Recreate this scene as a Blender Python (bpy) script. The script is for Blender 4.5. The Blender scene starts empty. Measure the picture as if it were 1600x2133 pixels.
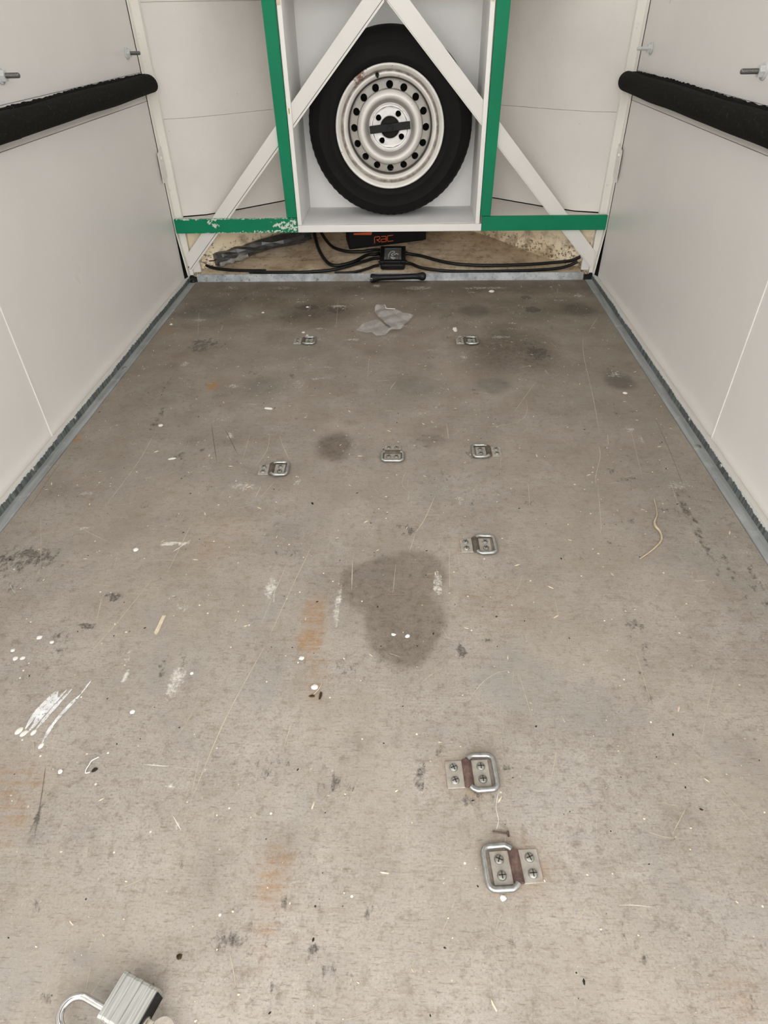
import bpy, math, random
import numpy as np
from mathutils import Vector, Matrix
R = math.radians
random.seed(7); rng = np.random.default_rng(7)
scene = bpy.context.scene
COL = scene.collection

# ------------------------------------------------------------------ camera
cam_d = bpy.data.cameras.new('camera'); cam = bpy.data.objects.new('camera', cam_d); COL.objects.link(cam)
PITCH, YAW, ROLL = .67440, -.04720, -.02190
fw = Vector((math.sin(YAW)*math.cos(PITCH), math.cos(YAW)*math.cos(PITCH), -math.sin(PITCH)))
rt = Vector((math.cos(YAW), -math.sin(YAW), 0)); up = rt.cross(fw)
rt2 = rt*math.cos(ROLL) + up*math.sin(ROLL); up2 = -rt*math.sin(ROLL) + up*math.cos(ROLL)
m = Matrix((rt2, up2, -fw)).transposed().to_4x4(); m.translation = (.0748, 0, .7827)
cam.matrix_world = m
cam_d.sensor_fit = 'HORIZONTAL'; cam_d.sensor_width = 36; cam_d.lens = 36*1309.62/1600
cam_d.clip_start = .02
scene.camera = cam

# ------------------------------------------------------------------ overcast sky and exposure
world = bpy.data.worlds.new('overcast_sky'); scene.world = world; world.use_nodes = True
wn = world.node_tree; wn.nodes.clear()
wo = wn.nodes.new('ShaderNodeOutputWorld'); wb = wn.nodes.new('ShaderNodeBackground')
tc = wn.nodes.new('ShaderNodeTexCoord'); sx = wn.nodes.new('ShaderNodeSeparateXYZ'); cr = wn.nodes.new('ShaderNodeValToRGB')
wn.links.new(tc.outputs['Generated'], sx.inputs[0]); wn.links.new(sx.outputs['Z'], cr.inputs[0])
cr.color_ramp.elements[0].position = 0.0; cr.color_ramp.elements[0].color = (.86, .86, .85, 1)
cr.color_ramp.elements[1].position = 1.0; cr.color_ramp.elements[1].color = (1.0, 1.0, 1.0, 1)
wn.links.new(cr.outputs[0], wb.inputs['Color']); wb.inputs['Strength'].default_value = 1.0
wn.links.new(wb.outputs[0], wo.inputs['Surface'])
vs = scene.view_settings
scene.display_settings.display_device = 'sRGB'
vs.view_transform = 'Standard'; vs.look = 'None'; vs.gamma = 1; vs.use_curve_mapping = False
vs.exposure = 2.4
scene.cycles.use_denoising = True
scene.cycles.max_bounces = 10; scene.cycles.diffuse_bounces = 8

# ------------------------------------------------------------------ mesh helpers
class MB:
    def __init__(s): s.v = []; s.f = []
    def add(s, vs_, fs):
        o = len(s.v); s.v += [tuple(v) for v in vs_]; s.f += [tuple(i+o for i in f) for f in fs]; return s
    def box(s, x0, x1, y0, y1, z0, z1):
        return s.add([(x0,y0,z0),(x1,y0,z0),(x1,y1,z0),(x0,y1,z0),(x0,y0,z1),(x1,y0,z1),(x1,y1,z1),(x0,y1,z1)],
            [(0,3,2,1),(4,5,6,7),(0,1,5,4),(1,2,6,5),(2,3,7,6),(3,0,4,7)])
    def prism(s, poly, off):            # poly: list of 3-D points (flat), off: extrusion vector
        n = len(poly); p = [Vector(a) for a in poly]; o = Vector(off)
        return s.add(p+[a+o for a in p], [tuple(range(n)), tuple(range(2*n-1, n-1, -1))]+[(i, i+n, (i+1) % n+n, (i+1) % n) for i in range(n)])
    def tube(s, pts, r, seg=12, cap=True, squash=None, jit=0):
        P = [Vector(p) for p in pts]; n = len(P)
        rs = r if isinstance(r, (list, tuple)) else [r]*n
        t0 = (P[1]-P[0]).normalized()
        nrm = t0.orthogonal().normalized()
        if abs(t0.z) < .9: nrm = (Vector((0,0,1))-t0*t0.z).normalized()
        vs_ = []
        for i in range(n):
            t = (P[min(i+1,n-1)]-P[max(i-1,0)]).normalized()
            nrm = (nrm-t*nrm.dot(t)).normalized(); b = t.cross(nrm)
            for k in range(seg):
                a = 2*math.pi*k/seg
                rr = rs[i]*(1+random.uniform(-jit, jit))
                vs_.append(P[i]+nrm*math.cos(a)*rr*(squash or 1)+b*math.sin(a)*rr)
        fs = [(i*seg+k, (i+1)*seg+k, (i+1)*seg+(k+1) % seg, i*seg+(k+1) % seg) for i in range(n-1) for k in range(seg)]
        if cap: fs += [tuple(range(seg)), tuple((n-1)*seg+seg-1-k for k in range(seg))]
        return s.add(vs_, fs)
    def revolve(s, prof, seg=64, axis='Y', c=(0,0,0), closed=False, fn=None):   # prof: (radius, along axis)
        n = len(prof); vs_ = []
        for k in range(seg):
            a = 2*math.pi*k/seg
            for i, (r, y) in enumerate(prof):
                if fn: r, y = fn(k, i, r, y)
                if axis == 'Y': q = (c[0]+r*math.cos(a), c[1]+y, c[2]+r*math.sin(a))
                elif axis == 'Z': q = (c[0]+r*math.cos(a), c[1]+r*math.sin(a), c[2]+y)
                else: q = (c[0]+y, c[1]+r*math.cos(a), c[2]+r*math.sin(a))
                vs_.append(q)
        m_ = n if closed else n-1
        return s.add(vs_, [(k*n+i, k*n+(i+1) % n, ((k+1) % seg)*n+(i+1) % n, ((k+1) % seg)*n+i) for k in range(seg) for i in range(m_)])
    def disc(s, r, c, axis='Z', seg=24):
        vs_ = []
        for k in range(seg):
            a = 2*math.pi*k/seg; x, y = r*math.cos(a), r*math.sin(a)
            vs_.append((c[0]+x, c[1]+y, c[2]) if axis == 'Z' else (c[0]+x, c[1], c[2]+y) if axis == 'Y' else (c[0], c[1]+x, c[2]+y))
        return s.add(vs_, [tuple(range(seg))])

def smooth_path(pts, n=8):
    P = [Vector(p) for p in pts]; out = []
    for i in range(len(P)-1):
        a, b, c, d = P[max(i-1,0)], P[i], P[i+1], P[min(i+2,len(P)-1)]
        for k in range(n):
            t = k/n
            out.append(.5*((2*b)+(c-a)*t+(2*a-5*b+4*c-d)*t*t+(3*b-a-3*c+d)*t**3))
    out.append(P[-1]); return out

def obj(name, mb, material, parent=None, smooth=None, bevel=0, bseg=2):
    me = bpy.data.meshes.new(name); me.from_pydata(mb.v, [], mb.f); me.validate(); me.update()
    import bmesh
    bm = bmesh.new(); bm.from_mesh(me); bmesh.ops.recalc_face_normals(bm, faces=bm.faces); bm.to_mesh(me); bm.free()
    me.materials.append(material)
    o = bpy.data.objects.new(name, me); COL.objects.link(o)
    if parent: o.parent = parent
    if smooth is not None:
        for p in me.polygons: p.use_smooth = True
        if smooth < 180: me.set_sharp_from_angle(angle=R(smooth))
    if bevel:
        b = o.modifiers.new('bevel', 'BEVEL'); b.width = bevel; b.segments = bseg; b.limit_method = 'ANGLE'; b.angle_limit = R(40)
    return o
def tag(o, label=None, cat=None, group=None, kind=None):
    if label: o['label'] = label
    if cat: o['category'] = cat
    if group: o['group'] = group
    if kind: o['kind'] = kind
    return o
def thing(name, label, cat, loc=(0,0,0), rz=0, group=None):
    o = bpy.data.objects.new(name, None); COL.objects.link(o); o.location = loc; o.rotation_euler = (0,0,rz); o.empty_display_size = .02
    return tag(o, label, cat, group)
def struct_empty(name):
    o = bpy.data.objects.new(name, None); COL.objects.link(o); o['kind'] = 'structure'; return o
def copy_tree(o, parent=None):
    c = o.copy(); COL.objects.link(c)
    if parent: c.parent = parent
    for ch in [x for x in bpy.data.objects if x.parent == o]: copy_tree(ch, c)
    return c

# ------------------------------------------------------------------ material helpers
def s2l(*c): return tuple(((v/255+.055)/1.055)**2.4 if v > 10 else v/255/12.92 for v in c)+(1,)
class M_:
    def __init__(s, name, rough=.5, metal=0, spec=.5):
        s.m = bpy.data.materials.new(name); s.m.use_nodes = True; s.t = s.m.node_tree
        s.b = s.t.nodes['Principled BSDF']; s.out = s.t.nodes['Material Output']
        s.b.inputs['Roughness'].default_value = rough; s.b.inputs['Metallic'].default_value = metal
        s.b.inputs['Specular IOR Level'].default_value = spec
        s.P = s.n('ShaderNodeTexCoord').outputs['Object']
    def n(s, ty, ins=None, **at):
        nd = s.t.nodes.new(ty)
        for k, v in at.items(): setattr(nd, k, v)
        for k, v in (ins or {}).items(): s.put(nd.inputs[k], v)
        return nd
    def put(s, sock, v):
        if isinstance(v, bpy.types.NodeSocket): s.t.links.new(v, sock)
        else: sock.default_value = v
    def noise(s, scale, detail=4, rough=.55, vec=None, sc=None, dist=0):
        v = vec or s.P
        if sc: v = s.n('ShaderNodeMapping', {'Vector': v, 'Scale': sc}).outputs[0]
        return s.n('ShaderNodeTexNoise', {'Vector': v, 'Scale': scale, 'Detail': detail, 'Roughness': rough, 'Distortion': dist}).outputs['Fac']
    def rng(s, v, a, b, c=0., d=1., smooth=False):
        return s.n('ShaderNodeMapRange', {0: v, 1: a, 2: b, 3: c, 4: d}, interpolation_type='SMOOTHSTEP' if smooth else 'LINEAR').outputs[0]
    def math(s, op, a, b=0.):
        nd = s.n('ShaderNodeMath', {0: a, 1: b}, operation=op); return nd.outputs[0]
    def mix(s, f, a, b, blend='MIX'):
        nd = s.n('ShaderNodeMix', data_type='RGBA', blend_type=blend)
        s.put(nd.inputs[0], f); s.put(nd.inputs[6], a); s.put(nd.inputs[7], b); return nd.outputs[2]
    def color(s, c): s.put(s.b.inputs['Base Color'], c); return s
    def bump(s, h, strength=.2, dist=.001):
        s.put(s.b.inputs['Normal'], s.n('ShaderNodeBump', {'Height': h, 'Strength': strength, 'Distance': dist}).outputs[0]); return s
    def sep(s, v=None):
        return s.n('ShaderNodeSeparateXYZ', {0: v or s.P}).outputs
    def blob(s, loc, rad, soft=.3, vec=None, rot=(0,0,0)):
        q = s.n('ShaderNodeMapping', {'Vector': vec or s.P, 'Location': loc, 'Rotation': rot, 'Scale': rad}, vector_type='TEXTURE').outputs[0]
        l = s.n('ShaderNodeVectorMath', {0: q}, operation='LENGTH').outputs['Value']
        return s.rng(l, 1-soft, 1+soft, 1., 0., True)

def painted(name, c, rough=.5, spot=.25, dirt=(.35,.3,.24,1), dscale=45, thr=.66, var=.06, bump=.15):
    k = M_(name, rough, 0, .4)
    big = k.noise(3.5, 4)
    c2 = tuple(x*(1-var*2.2) for x in c[:3])+(1,)
    col = k.mix(k.rng(big, .35, .7), c, c2)
    sp = k.math('MULTIPLY', k.rng(k.noise(dscale, 6, .65), thr, thr+.05), spot)
    col = k.mix(sp, col, dirt)
    k.color(col)
    k.bump(k.noise(160, 4, .6), bump, .0012)
    k.put(k.b.inputs['Roughness'], k.rng(big, .3, .7, rough-.06, rough+.08))
    return k

MAT = {}
# --- plywood floor: masks of the stains are stored per vertex, noise breaks their edges up
def floor_material():
    k = M_('worn_plywood', .6, 0, .3)
    dirt = k.n('ShaderNodeAttribute', attribute_name='dirt'); wear_tone = k.n('ShaderNodeAttribute', attribute_name='wear_tone')
    D, Ru, G = k.n('ShaderNodeSeparateColor', {0: dirt.outputs['Color']}).outputs[:3]
    W, C_, F = k.n('ShaderNodeSeparateColor', {0: wear_tone.outputs['Color']}).outputs[:3]
    n1 = k.noise(2.2, 5, .6); n2 = k.noise(9, 5, .6); n3 = k.noise(1, 6, .62, sc=(14, 130, 1), dist=.4); n4 = k.noise(330, 5, .7); n5 = k.noise(70, 6, .72)
    n6 = k.noise(1, 5, .6, sc=(60, 10, 1)); n7 = k.noise(26, 5, .7)
    col = k.mix(k.rng(n1, .32, .68), s2l(176,168,159), s2l(157,150,141))
    col = k.mix(k.rng(n2, .40, .66, 0, .6), col, s2l(145,137,127))
    col = k.mix(k.rng(n3, .5, .75, 0, .3), col, s2l(138,122,104))
    col = k.mix(k.rng(n6, .6, .78, 0, .22), col, s2l(190,180,166))
    col = k.mix(k.rng(n5, .52, .66, 0, .6), col, s2l(116,105,93))
    col = k.mix(k.rng(k.noise(17, 6, .7, dist=.6), .55, .72, 0, .4), col, s2l(118,105,91))
    col = k.mix(k.rng(k.noise(21, 6, .7, dist=.5), .56, .74, 0, .35), col, s2l(196,188,176))
    col = k.mix(k.rng(n4, .56, .75, 0, .5), col, s2l(205,192,174))
    col = k.mix(k.rng(n4, .47, .30, 0, .75), col, s2l(112,100,88))
    col = k.mix(k.rng(k.noise(3.6, 4, .6), .42, .62, 0, .45), col, s2l(168,157,144))
    col = k.mix(k.rng(k.noise(5.5, 4, .6, dist=.8), .55, .7, 0, .5), col, s2l(150,147,142))
    tick = k.noise(1, 4, .7, sc=(70, 420, 1), dist=.3)
    col = k.mix(k.rng(tick, .56, .68, 0, .6), col, s2l(112,100,87))
    col = k.mix(k.rng(k.noise(420, 3, .6), .66, .72, 0, .7), col, s2l(214,200,178))
    col = k.mix(k.rng(k.noise(1, 4, .7, sc=(240, 50, 1), dist=.3), .64, .72, 0, .4), col, s2l(200,188,168))
    # board turns browner and darker towards the front of the trailer
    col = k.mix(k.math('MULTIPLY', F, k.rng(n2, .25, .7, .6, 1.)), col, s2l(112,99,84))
    col = k.mix(k.math('MULTIPLY', C_, k.rng(n7, .3, .7, .6, 1.)), col, (.50,.51,.53,1), 'MULTIPLY')
    col = k.mix(k.math('MULTIPLY', D, k.rng(n5, .3, .65, .62, 1.)), col, (.47,.43,.39,1), 'MULTIPLY')
    rv = k.math('MULTIPLY', k.math('MULTIPLY', Ru, k.rng(n3, .4, .62, .3, 1.3)), k.rng(n5, .38, .6, .5, 1.2))
    col = k.mix(rv, col, s2l(158,118,74))
    wv = k.rng(k.math('ADD', k.math('ADD', k.math('MULTIPLY', n5, .5), k.math('MULTIPLY', k.noise(190, 5, .7), .5)), k.math('MULTIPLY', W, .30)), .64, .78, 0, .8)
    col = k.mix(wv, col, s2l(222,217,209))
    gv = k.rng(k.math('ADD', k.noise(55, 6, .72, sc=(1.3,.8,1)), k.math('MULTIPLY', G, .24)), .655, .76, 0, .85)
    gv = k.math('MULTIPLY', gv, k.rng(k.noise(230, 5, .7), .38, .56, .4, 1.))
    col = k.mix(gv, col, s2l(68,63,59))
    # pinpoint specks, pale and dark
    vo = k.n('ShaderNodeTexVoronoi', {'Vector': k.P, 'Scale': 55.})
    sel = k.n('ShaderNodeSeparateColor', {0: vo.outputs['Color']}).outputs
    sp = k.math('MULTIPLY', k.rng(vo.outputs['Distance'], .10, .06), k.rng(sel[0], .82, .83))
    col = k.mix(sp, col, s2l(236,228,214))
    sp2 = k.math('MULTIPLY', k.rng(vo.outputs['Distance'], .09, .05), k.rng(sel[1], .88, .89))
    col = k.mix(sp2, col, s2l(48,44,40))
    k.color(col)
    k.put(k.b.inputs['Roughness'], k.rng(n2, .3, .7, .5, .68))
    k.bump(k.math('ADD', k.math('MULTIPLY', n4, .5), k.math('ADD', n3, k.math('MULTIPLY', n5, .7))), .35, .0012)
    return k.m
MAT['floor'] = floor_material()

def nose_floor_material():
    k = M_('mucky_board', .75, 0, .25)
    a, b, c = k.noise(7, 6, .65), k.noise(38, 6, .7), k.noise(1, 5, .6, sc=(6, 40, 40))
    col = k.mix(k.rng(a, .35, .65), s2l(222,205,178), s2l(164,143,116))
    col = k.mix(k.rng(b, .52, .72, 0, .8), col, s2l(104,86,68))
    col = k.mix(k.rng(c, .56, .75, 0, .65), col, s2l(92,76,60))
    col = k.mix(k.rng(k.noise(60, 5, .7), .62, .72, 0, .8), col, s2l(205,190,165))
    k.color(col); k.bump(b, .5, .003); return k.m
MAT['nose_floor'] = nose_floor_material()

MAT['panel'] = painted('coated_panel', (.735,.708,.675,1), .33, .18, (.36,.3,.25,1), 30, .69, .02, .04).m
MAT['panel'].node_tree.nodes['Principled BSDF'].inputs['Specular IOR Level'].default_value = .5
MAT['nose'] = painted('brushed_white_board', (.74,.70,.655,1), .6, .35, (.33,.27,.22,1), 85, .67, .05, .5).m
MAT['white'] = painted('white_gloss_paint', (.77,.745,.70,1), .42, .2, (.4,.33,.25,1), 60, .7, .03, .1).m
MAT['edge'] = painted('white_edging_paint', (.86,.84,.80,1), .42, .2, (.4,.33,.25,1), 60, .7, .02, .1).m
MAT['boxwhite'] = painted('white_plywood_paint', (.90,.885,.86,1), .5, .25, (.33,.28,.24,1), 40, .68, .04, .25).m
MAT['shelf'] = painted('grey_white_shelf', (.90,.89,.89,1), .5, .3, (.2,.18,.16,1), 90, .66, .05, .25).m
MAT['cream'] = painted('cream_post_paint', (.83,.80,.735,1), .45, .35, (.36,.28,.2,1), 55, .66, .05, .15).m

def lower_nose():
    k = M_('mouldy_cream_board', .65, 0, .3)
    z = k.sep()[2]
    a, b = k.noise(5, 5), k.noise(90, 6, .7)
    col = k.mix(k.rng(a, .35, .7), s2l(246,232,204), s2l(226,206,172))
    low = k.rng(z, .05, .17, 1., .0, True)
    sp = k.rng(k.math('ADD', b, k.math('MULTIPLY', low, .16)), .66, .74, 0, .85)
    col = k.mix(sp, col, s2l(70,52,36))
    col = k.mix(k.rng(k.math('ADD', k.noise(14, 5, .65), k.math('MULTIPLY', low, .12)), .58, .72, 0, .6), col, s2l(120,96,66))
    k.color(col); k.bump(b, .3, .002); return k.m
MAT['lower_nose'] = lower_nose()

def green_paint(name, blobs, thr):
    k = M_(name, .5, 0, .2)
    n1 = k.noise(6, 4)
    col = k.mix(k.rng(n1, .3, .7), (.0035,.225,.105,1), (.003,.185,.085,1))
    col = k.mix(k.rng(k.noise(1, 4, .6, sc=(10,10,120)), .6, .8, 0, .25), col, (.03,.25,.14,1))
    nz = k.noise(75, 5, .7); nl = k.noise(14, 3)
    chip = k.rng(nz, thr, thr+.015)
    for loc, rad in blobs:
        mk = k.blob(loc, rad, .5)
        c_ = k.rng(k.math('ADD', k.noise(95, 4, .65), k.math('MULTIPLY', mk, .17)), .665, .68)
        chip = k.math('MAXIMUM', chip, k.math('MULTIPLY', c_, k.rng(mk, .02, .1)))
    col = k.mix(chip, col, (.62,.68,.6,1))
    k.color(col); k.bump(k.noise(120, 4), .15, .001)
    return k.m
MAT['green'] = green_paint('green_gloss_paint', [], .79)
MAT['green_chipped'] = green_paint('chipped_green_paint', [((-.37,0,0.0235),(.045,.05,.014)),((-.335,0,0.0185),(.022,.05,.03)),((-.43,0,0.0035),(.09,.05,.006)),((-.62,0,0.0335),(.022,.05,.018)),((-.70,0,0.0465),(.06,.05,.003)),((-.52,0,-0.0005),(.2,.05,.0035)),((-.5,0,0.0470),(.25,.05,.002))], .79)

def galv(name, c=(.30,.32,.325,1), metal=.35, rough=.5, streak=(60,4,60)):
    k = M_(name, rough, metal, .5)
    a, b = k.noise(1, 5, .6, sc=streak), k.noise(30, 5, .65)
    col = k.mix(k.rng(a, .35, .7), c, tuple(x*.55 for x in c[:3])+(1,))
    col = k.mix(k.rng(b, .55, .75, 0, .5), col, tuple(min(1,x*1.5) for x in c[:3])+(1,))
    col = k.mix(k.rng(k.noise(12, 5, .6), .58, .75, 0, .35), col, s2l(120,104,84))
    k.color(col); k.bump(b, .2, .001); return k
MAT['galv'] = galv('galvanised_steel', (.42,.435,.43,1), .15, .5).m
def galv_upright():
    k = galv('galvanised_upright', (.17,.19,.185,1), .15, .6, (30,90,9))
    z = k.sep()[2]; y = k.sep()[1]
    jag = k.noise(1, 4, .75, sc=(1,120,1)); slow = k.noise(1, 2, .5, sc=(1,6,1))
    edge = k.math('ADD', z, k.math('ADD', k.math('MULTIPLY', jag, .016), k.math('MULTIPLY', slow, .012)))
    base = k.b.inputs['Base Color'].links[0].from_socket
    base = k.mix(k.rng(k.noise(1, 4, .65, sc=(1,140,14)), .46, .58, 0, .8), base, (.045,.05,.048,1))
    k.color(k.mix(k.rng(edge, .0300, .0310), base, (.62,.62,.60,1)))
    k.put(k.b.inputs['Metallic'], k.rng(edge, .0300, .0310, .15, 0.))
    return k.m
MAT['galv_up'] = galv_upright()
def ledge_mat():
    k = M_('flaking_blue_grey_paint', .6, 0, .35)
    a, b = k.noise(18, 6, .65), k.noise(70, 5, .7)
    col = k.mix(k.rng(a, .4, .62), s2l(196,200,202), s2l(150,156,160))
    col = k.mix(k.rng(b, .56, .66, 0, .8), col, s2l(112,100,88))
    col = k.mix(k.rng(k.noise(4, 4), .56, .66, 0, .7), col, s2l(132,122,112))
    k.color(col); k.bump(b, .3, .001); return k.m
MAT['ledge'] = ledge_mat()

def simple(name, c, rough=.5, metal=0, spec=.5, nscale=60, var=.35, bump=.1, dust=None, dthr=.6):
    k = M_(name, rough, metal, spec)
    a = k.noise(nscale, 5, .65)
    col = k.mix(k.rng(a, .35, .7), c, tuple(x*(1-var) for x in c[:3])+(1,))
    if dust: col = k.mix(k.rng(k.noise(nscale*.4, 6, .7), dthr, dthr+.15, 0, .7), col, dust)
    k.color(col)
    if bump: k.bump(a, bump, .001)
    return k.m
MAT['rubber'] = simple('tyre_rubber', (.0048,.0045,.0040,1), .7, 0, .22, 25, .4, .15, (.014,.013,.011,1), .58)
MAT['foam'] = simple('black_foam', (.0115,.011,.009,1), .92, 0, .12, 350, .45, .5, (.05,.048,.04,1), .56)
MAT['torn'] = simple('torn_foam', (.006,.006,.006,1), .95, 0, .1, 160, .5, .3, (.42,.41,.39,1), .64)
MAT['black'] = simple('black_plastic', (.006,.006,.006,1), .45, 0, .35, 40, .3, .05, (.06,.055,.05,1), .66)
MAT['case'] = simple('black_case', (.004,.0038,.0035,1), .6, 0, .2, 40, .3, .1, (.04,.035,.03,1), .66)
MAT['cable'] = simple('black_cable', (.005,.005,.005,1), .45, 0, .35, 30, .3, .05, (.07,.06,.05,1), .66)
MAT['dark_steel'] = simple('black_painted_steel', (.004,.004,.0042,1), .5, 0, .3, 40, .3, .1)
MAT['zinc'] = simple('zinc_steel', (.50,.50,.48,1), .33, .9, .5, 120, .4, .15)
MAT['zincw'] = simple('painted_zinc', (.62,.62,.61,1), .45, .1, .5, 90, .15, .1)
MAT['thread'] = simple('threaded_steel', (.22,.22,.21,1), .4, .7, .5, 300, .4, .1)
MAT['plate'] = simple('dusty_plate', (.40,.365,.315,1), .65, .05, .35, 90, .3, .25, s2l(150,112,76), .57)
MAT['rust'] = simple('rusty_steel', s2l(116,94,84), .85, .1, .3, 160, .5, .9, s2l(78,60,58), .46)
MAT['barrel'] = simple('grimy_steel', (.16,.135,.11,1), .6, .4, .4, 160, .5, .5, s2l(96,66,50), .52)
MAT['screw'] = simple('screw_steel', (.36,.35,.31,1), .45, .6, .5, 120, .4, .2)
MAT['slot'] = simple('slot_dark', (.05,.045,.04,1), .8, .1, .3)
MAT['tape'] = simple('shiny_black_tape', (.16,.16,.165,1), .24, .75, .8, 45, .5, .25)
MAT['tape_white'] = simple('pale_tape_backing', (.35,.33,.30,1), .55, 0, .4, 40, .4, .3)
MAT['orange'] = simple('orange_print', s2l(222,98,52), .6, 0, .3, 60, .15, 0)
MAT['redwire'] = simple('red_wire', s2l(92,36,26), .5, 0, .4)
MAT['wood'] = simple('pale_wood', s2l(222,206,180), .7, 0, .3, 90, .25, .3)
MAT['straw'] = simple('straw', s2l(208,190,160), .7, 0, .3, 50, .3, .1)
MAT['flake'] = simple('white_flake', s2l(236,232,228), .6, 0, .3, 90, .1, .3)
MAT['leaf'] = simple('dead_leaf', s2l(70,54,28), .7, 0, .3, 90, .4, .3)
MAT['leaf_dark'] = simple('dark_leaf', s2l(40,40,24), .7, 0, .3, 90, .4, .3)
MAT['crumb'] = simple('chaff', s2l(224,208,182), .8, 0, .2, 200, .3, 0)
MAT['scratch'] = simple('bare_wood_scratch', s2l(198,184,164), .75, 0, .2, 90, .3, 0)
MAT['scratch_white'] = simple('white_scratch', s2l(228,222,212), .75, 0, .2, 90, .2, 0)
MAT['scratch_dark'] = simple('dark_scratch', s2l(118,106,92), .75, 0, .2, 90, .3, 0)
MAT['brass'] = simple('worn_brass', (.64,.58,.50,1), .38, .8, .5, 120, .3, .1)
MAT['chrome'] = simple('shackle_chrome', (.72,.71,.70,1), .18, 1.0, .5, 160, .2, .1, s2l(110,74,44), .74)
MAT['asphalt'] = simple('asphalt', (.16,.16,.155,1), .9, 0, .2, 30, .4, .4)
MAT['roof'] = simple('white_fibreglass', (.76,.76,.74,1), .5, 0, .4, 10, .05, .05)
MAT['shell'] = simple('outer_skin', (.02,.02,.02,1), .7, 0, .4, 10, .1, .05)  # near black so the gaps in front of it read as deep shade

def paint_smear():
    k = M_('dried_white_paint', .55, 0, .3)
    a = k.noise(1, 5, .7, sc=(220,220,220)); b = k.noise(60, 4, .6)
    k.color(k.mix(k.rng(b, .4, .7), s2l(232,232,232), s2l(196,194,190)))
    # scuffed film: holes in it show the board
    k.put(k.b.inputs['Alpha'], k.rng(a, .64, .56, 0.0, 1.0))
    k.bump(a, .3, .001); return k.m
MAT['smear'] = paint_smear()
MAT['drip'] = simple('thick_paint_drop', s2l(236,230,218), .5, 0, .4, 120, .15, .3)

def rim_mat():
    k = M_('silver_rim_paint', .40, .12, .5)
    a, b = k.noise(14, 5), k.noise(110, 6, .7)
    col = k.mix(k.rng(a, .35, .7), (.82,.79,.74,1), (.72,.69,.64,1))
    col = k.mix(k.rng(b, .66, .72, 0, .8), col, s2l(92,68,48))
    sc = k.blob((-.11,-.0,.15), (.05,.05,.035), .6)
    rr = k.rng(k.math('ADD', k.noise(50, 5, .7), k.math('MULTIPLY', sc, .2)), .66, .72, 0, .9)
    col = k.mix(rr, col, s2l(118,68,36))
    # grooves of the rim tinted dark brown
    x, y, z = k.sep()
    rad = k.math('SQRT', k.math('ADD', k.math('MULTIPLY', x, x), k.math('MULTIPLY', z, z)))
    gm = k.math('MULTIPLY', k.rng(rad, .154, .159, 0, 1, True), k.rng(rad, .164, .167, 1, 0, True))
    col = k.mix(k.math('MULTIPLY', gm, k.rng(k.noise(40, 5, .7), .3, .6, .35, .85)), col, s2l(96,74,54))
    gj = k.math('MULTIPLY', k.rng(rad, .1365, .1390, 0, 1, True), k.rng(rad, .1425, .1450, 1, 0, True))
    col = k.mix(k.math('MULTIPLY', gj, .85), col, s2l(58,48,40))
    gk = k.math('MULTIPLY', k.rng(rad, .1075, .1100, 0, 1, True), k.rng(rad, .1115, .1140, 1, 0, True))
    col = k.mix(k.math('MULTIPLY', gk, k.rng(k.noise(30, 5, .7), .3, .6, .4, .85)), col, s2l(70,58,48))
    ring_ = k.math('MULTIPLY', k.rng(rad, .1085, .1125, 0, 1, True), k.rng(rad, .137, .140, 1, 0, True))
    col = k.mix(k.math('MULTIPLY', ring_, .62), col, (.24,.225,.20,1))     # shade on the inclined ring of the disc, put into its colour
    gd = k.math('MULTIPLY', k.rng(rad, .064, .067, 0, 1, True), k.rng(rad, .080, .092, 1, 0, True))
    col = k.mix(k.math('MULTIPLY', gd, .7), col, (.17,.155,.135,1))        # shade in the dish, painted into the colour
    k.color(col); k.bump(b, .12, .001); return k.m
MAT['rim'] = rim_mat()
MAT['hub'] = simple('bright_hub_paint', (.80,.78,.75,1), .42, .25, .5, 60, .15, .15, s2l(120,100,84), .70)
MAT['hole'] = simple('shaded_inside', (.03,.028,.024,1), .8, 0, .2)  # near black, paints the shade inside the wheel

def plastic_film():
    k = M_('clear_plastic_scrap', .22, 0, .5)
    k.color((.66,.64,.63,1)); k.b.inputs['Transmission Weight'].default_value = 0
    k.put(k.b.inputs['Alpha'], k.rng(k.noise(30, 4), .3, .7, .30, .48))
    k.bump(k.noise(50, 4, .6), .4, .004); return k.m
MAT['film'] = plastic_film()
def clear_lid():
    k = M_('clear_lid', .08, 0, .5); k.color((.9,.9,.9,1)); k.b.inputs['Alpha'].default_value = .07; return k.m
MAT['lid'] = clear_lid()
def brushed():
    k = M_('brushed_steel', .36, .8, .5)
    a = k.noise(1, 5, .65, sc=(14, 380, 380))
    col = k.mix(k.rng(a, .3, .7), (.66,.66,.62,1), (.34,.34,.31,1))
    k.color(col); k.bump(a, .25, .0008); return k.m
MAT['brushed'] = brushed()

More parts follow.
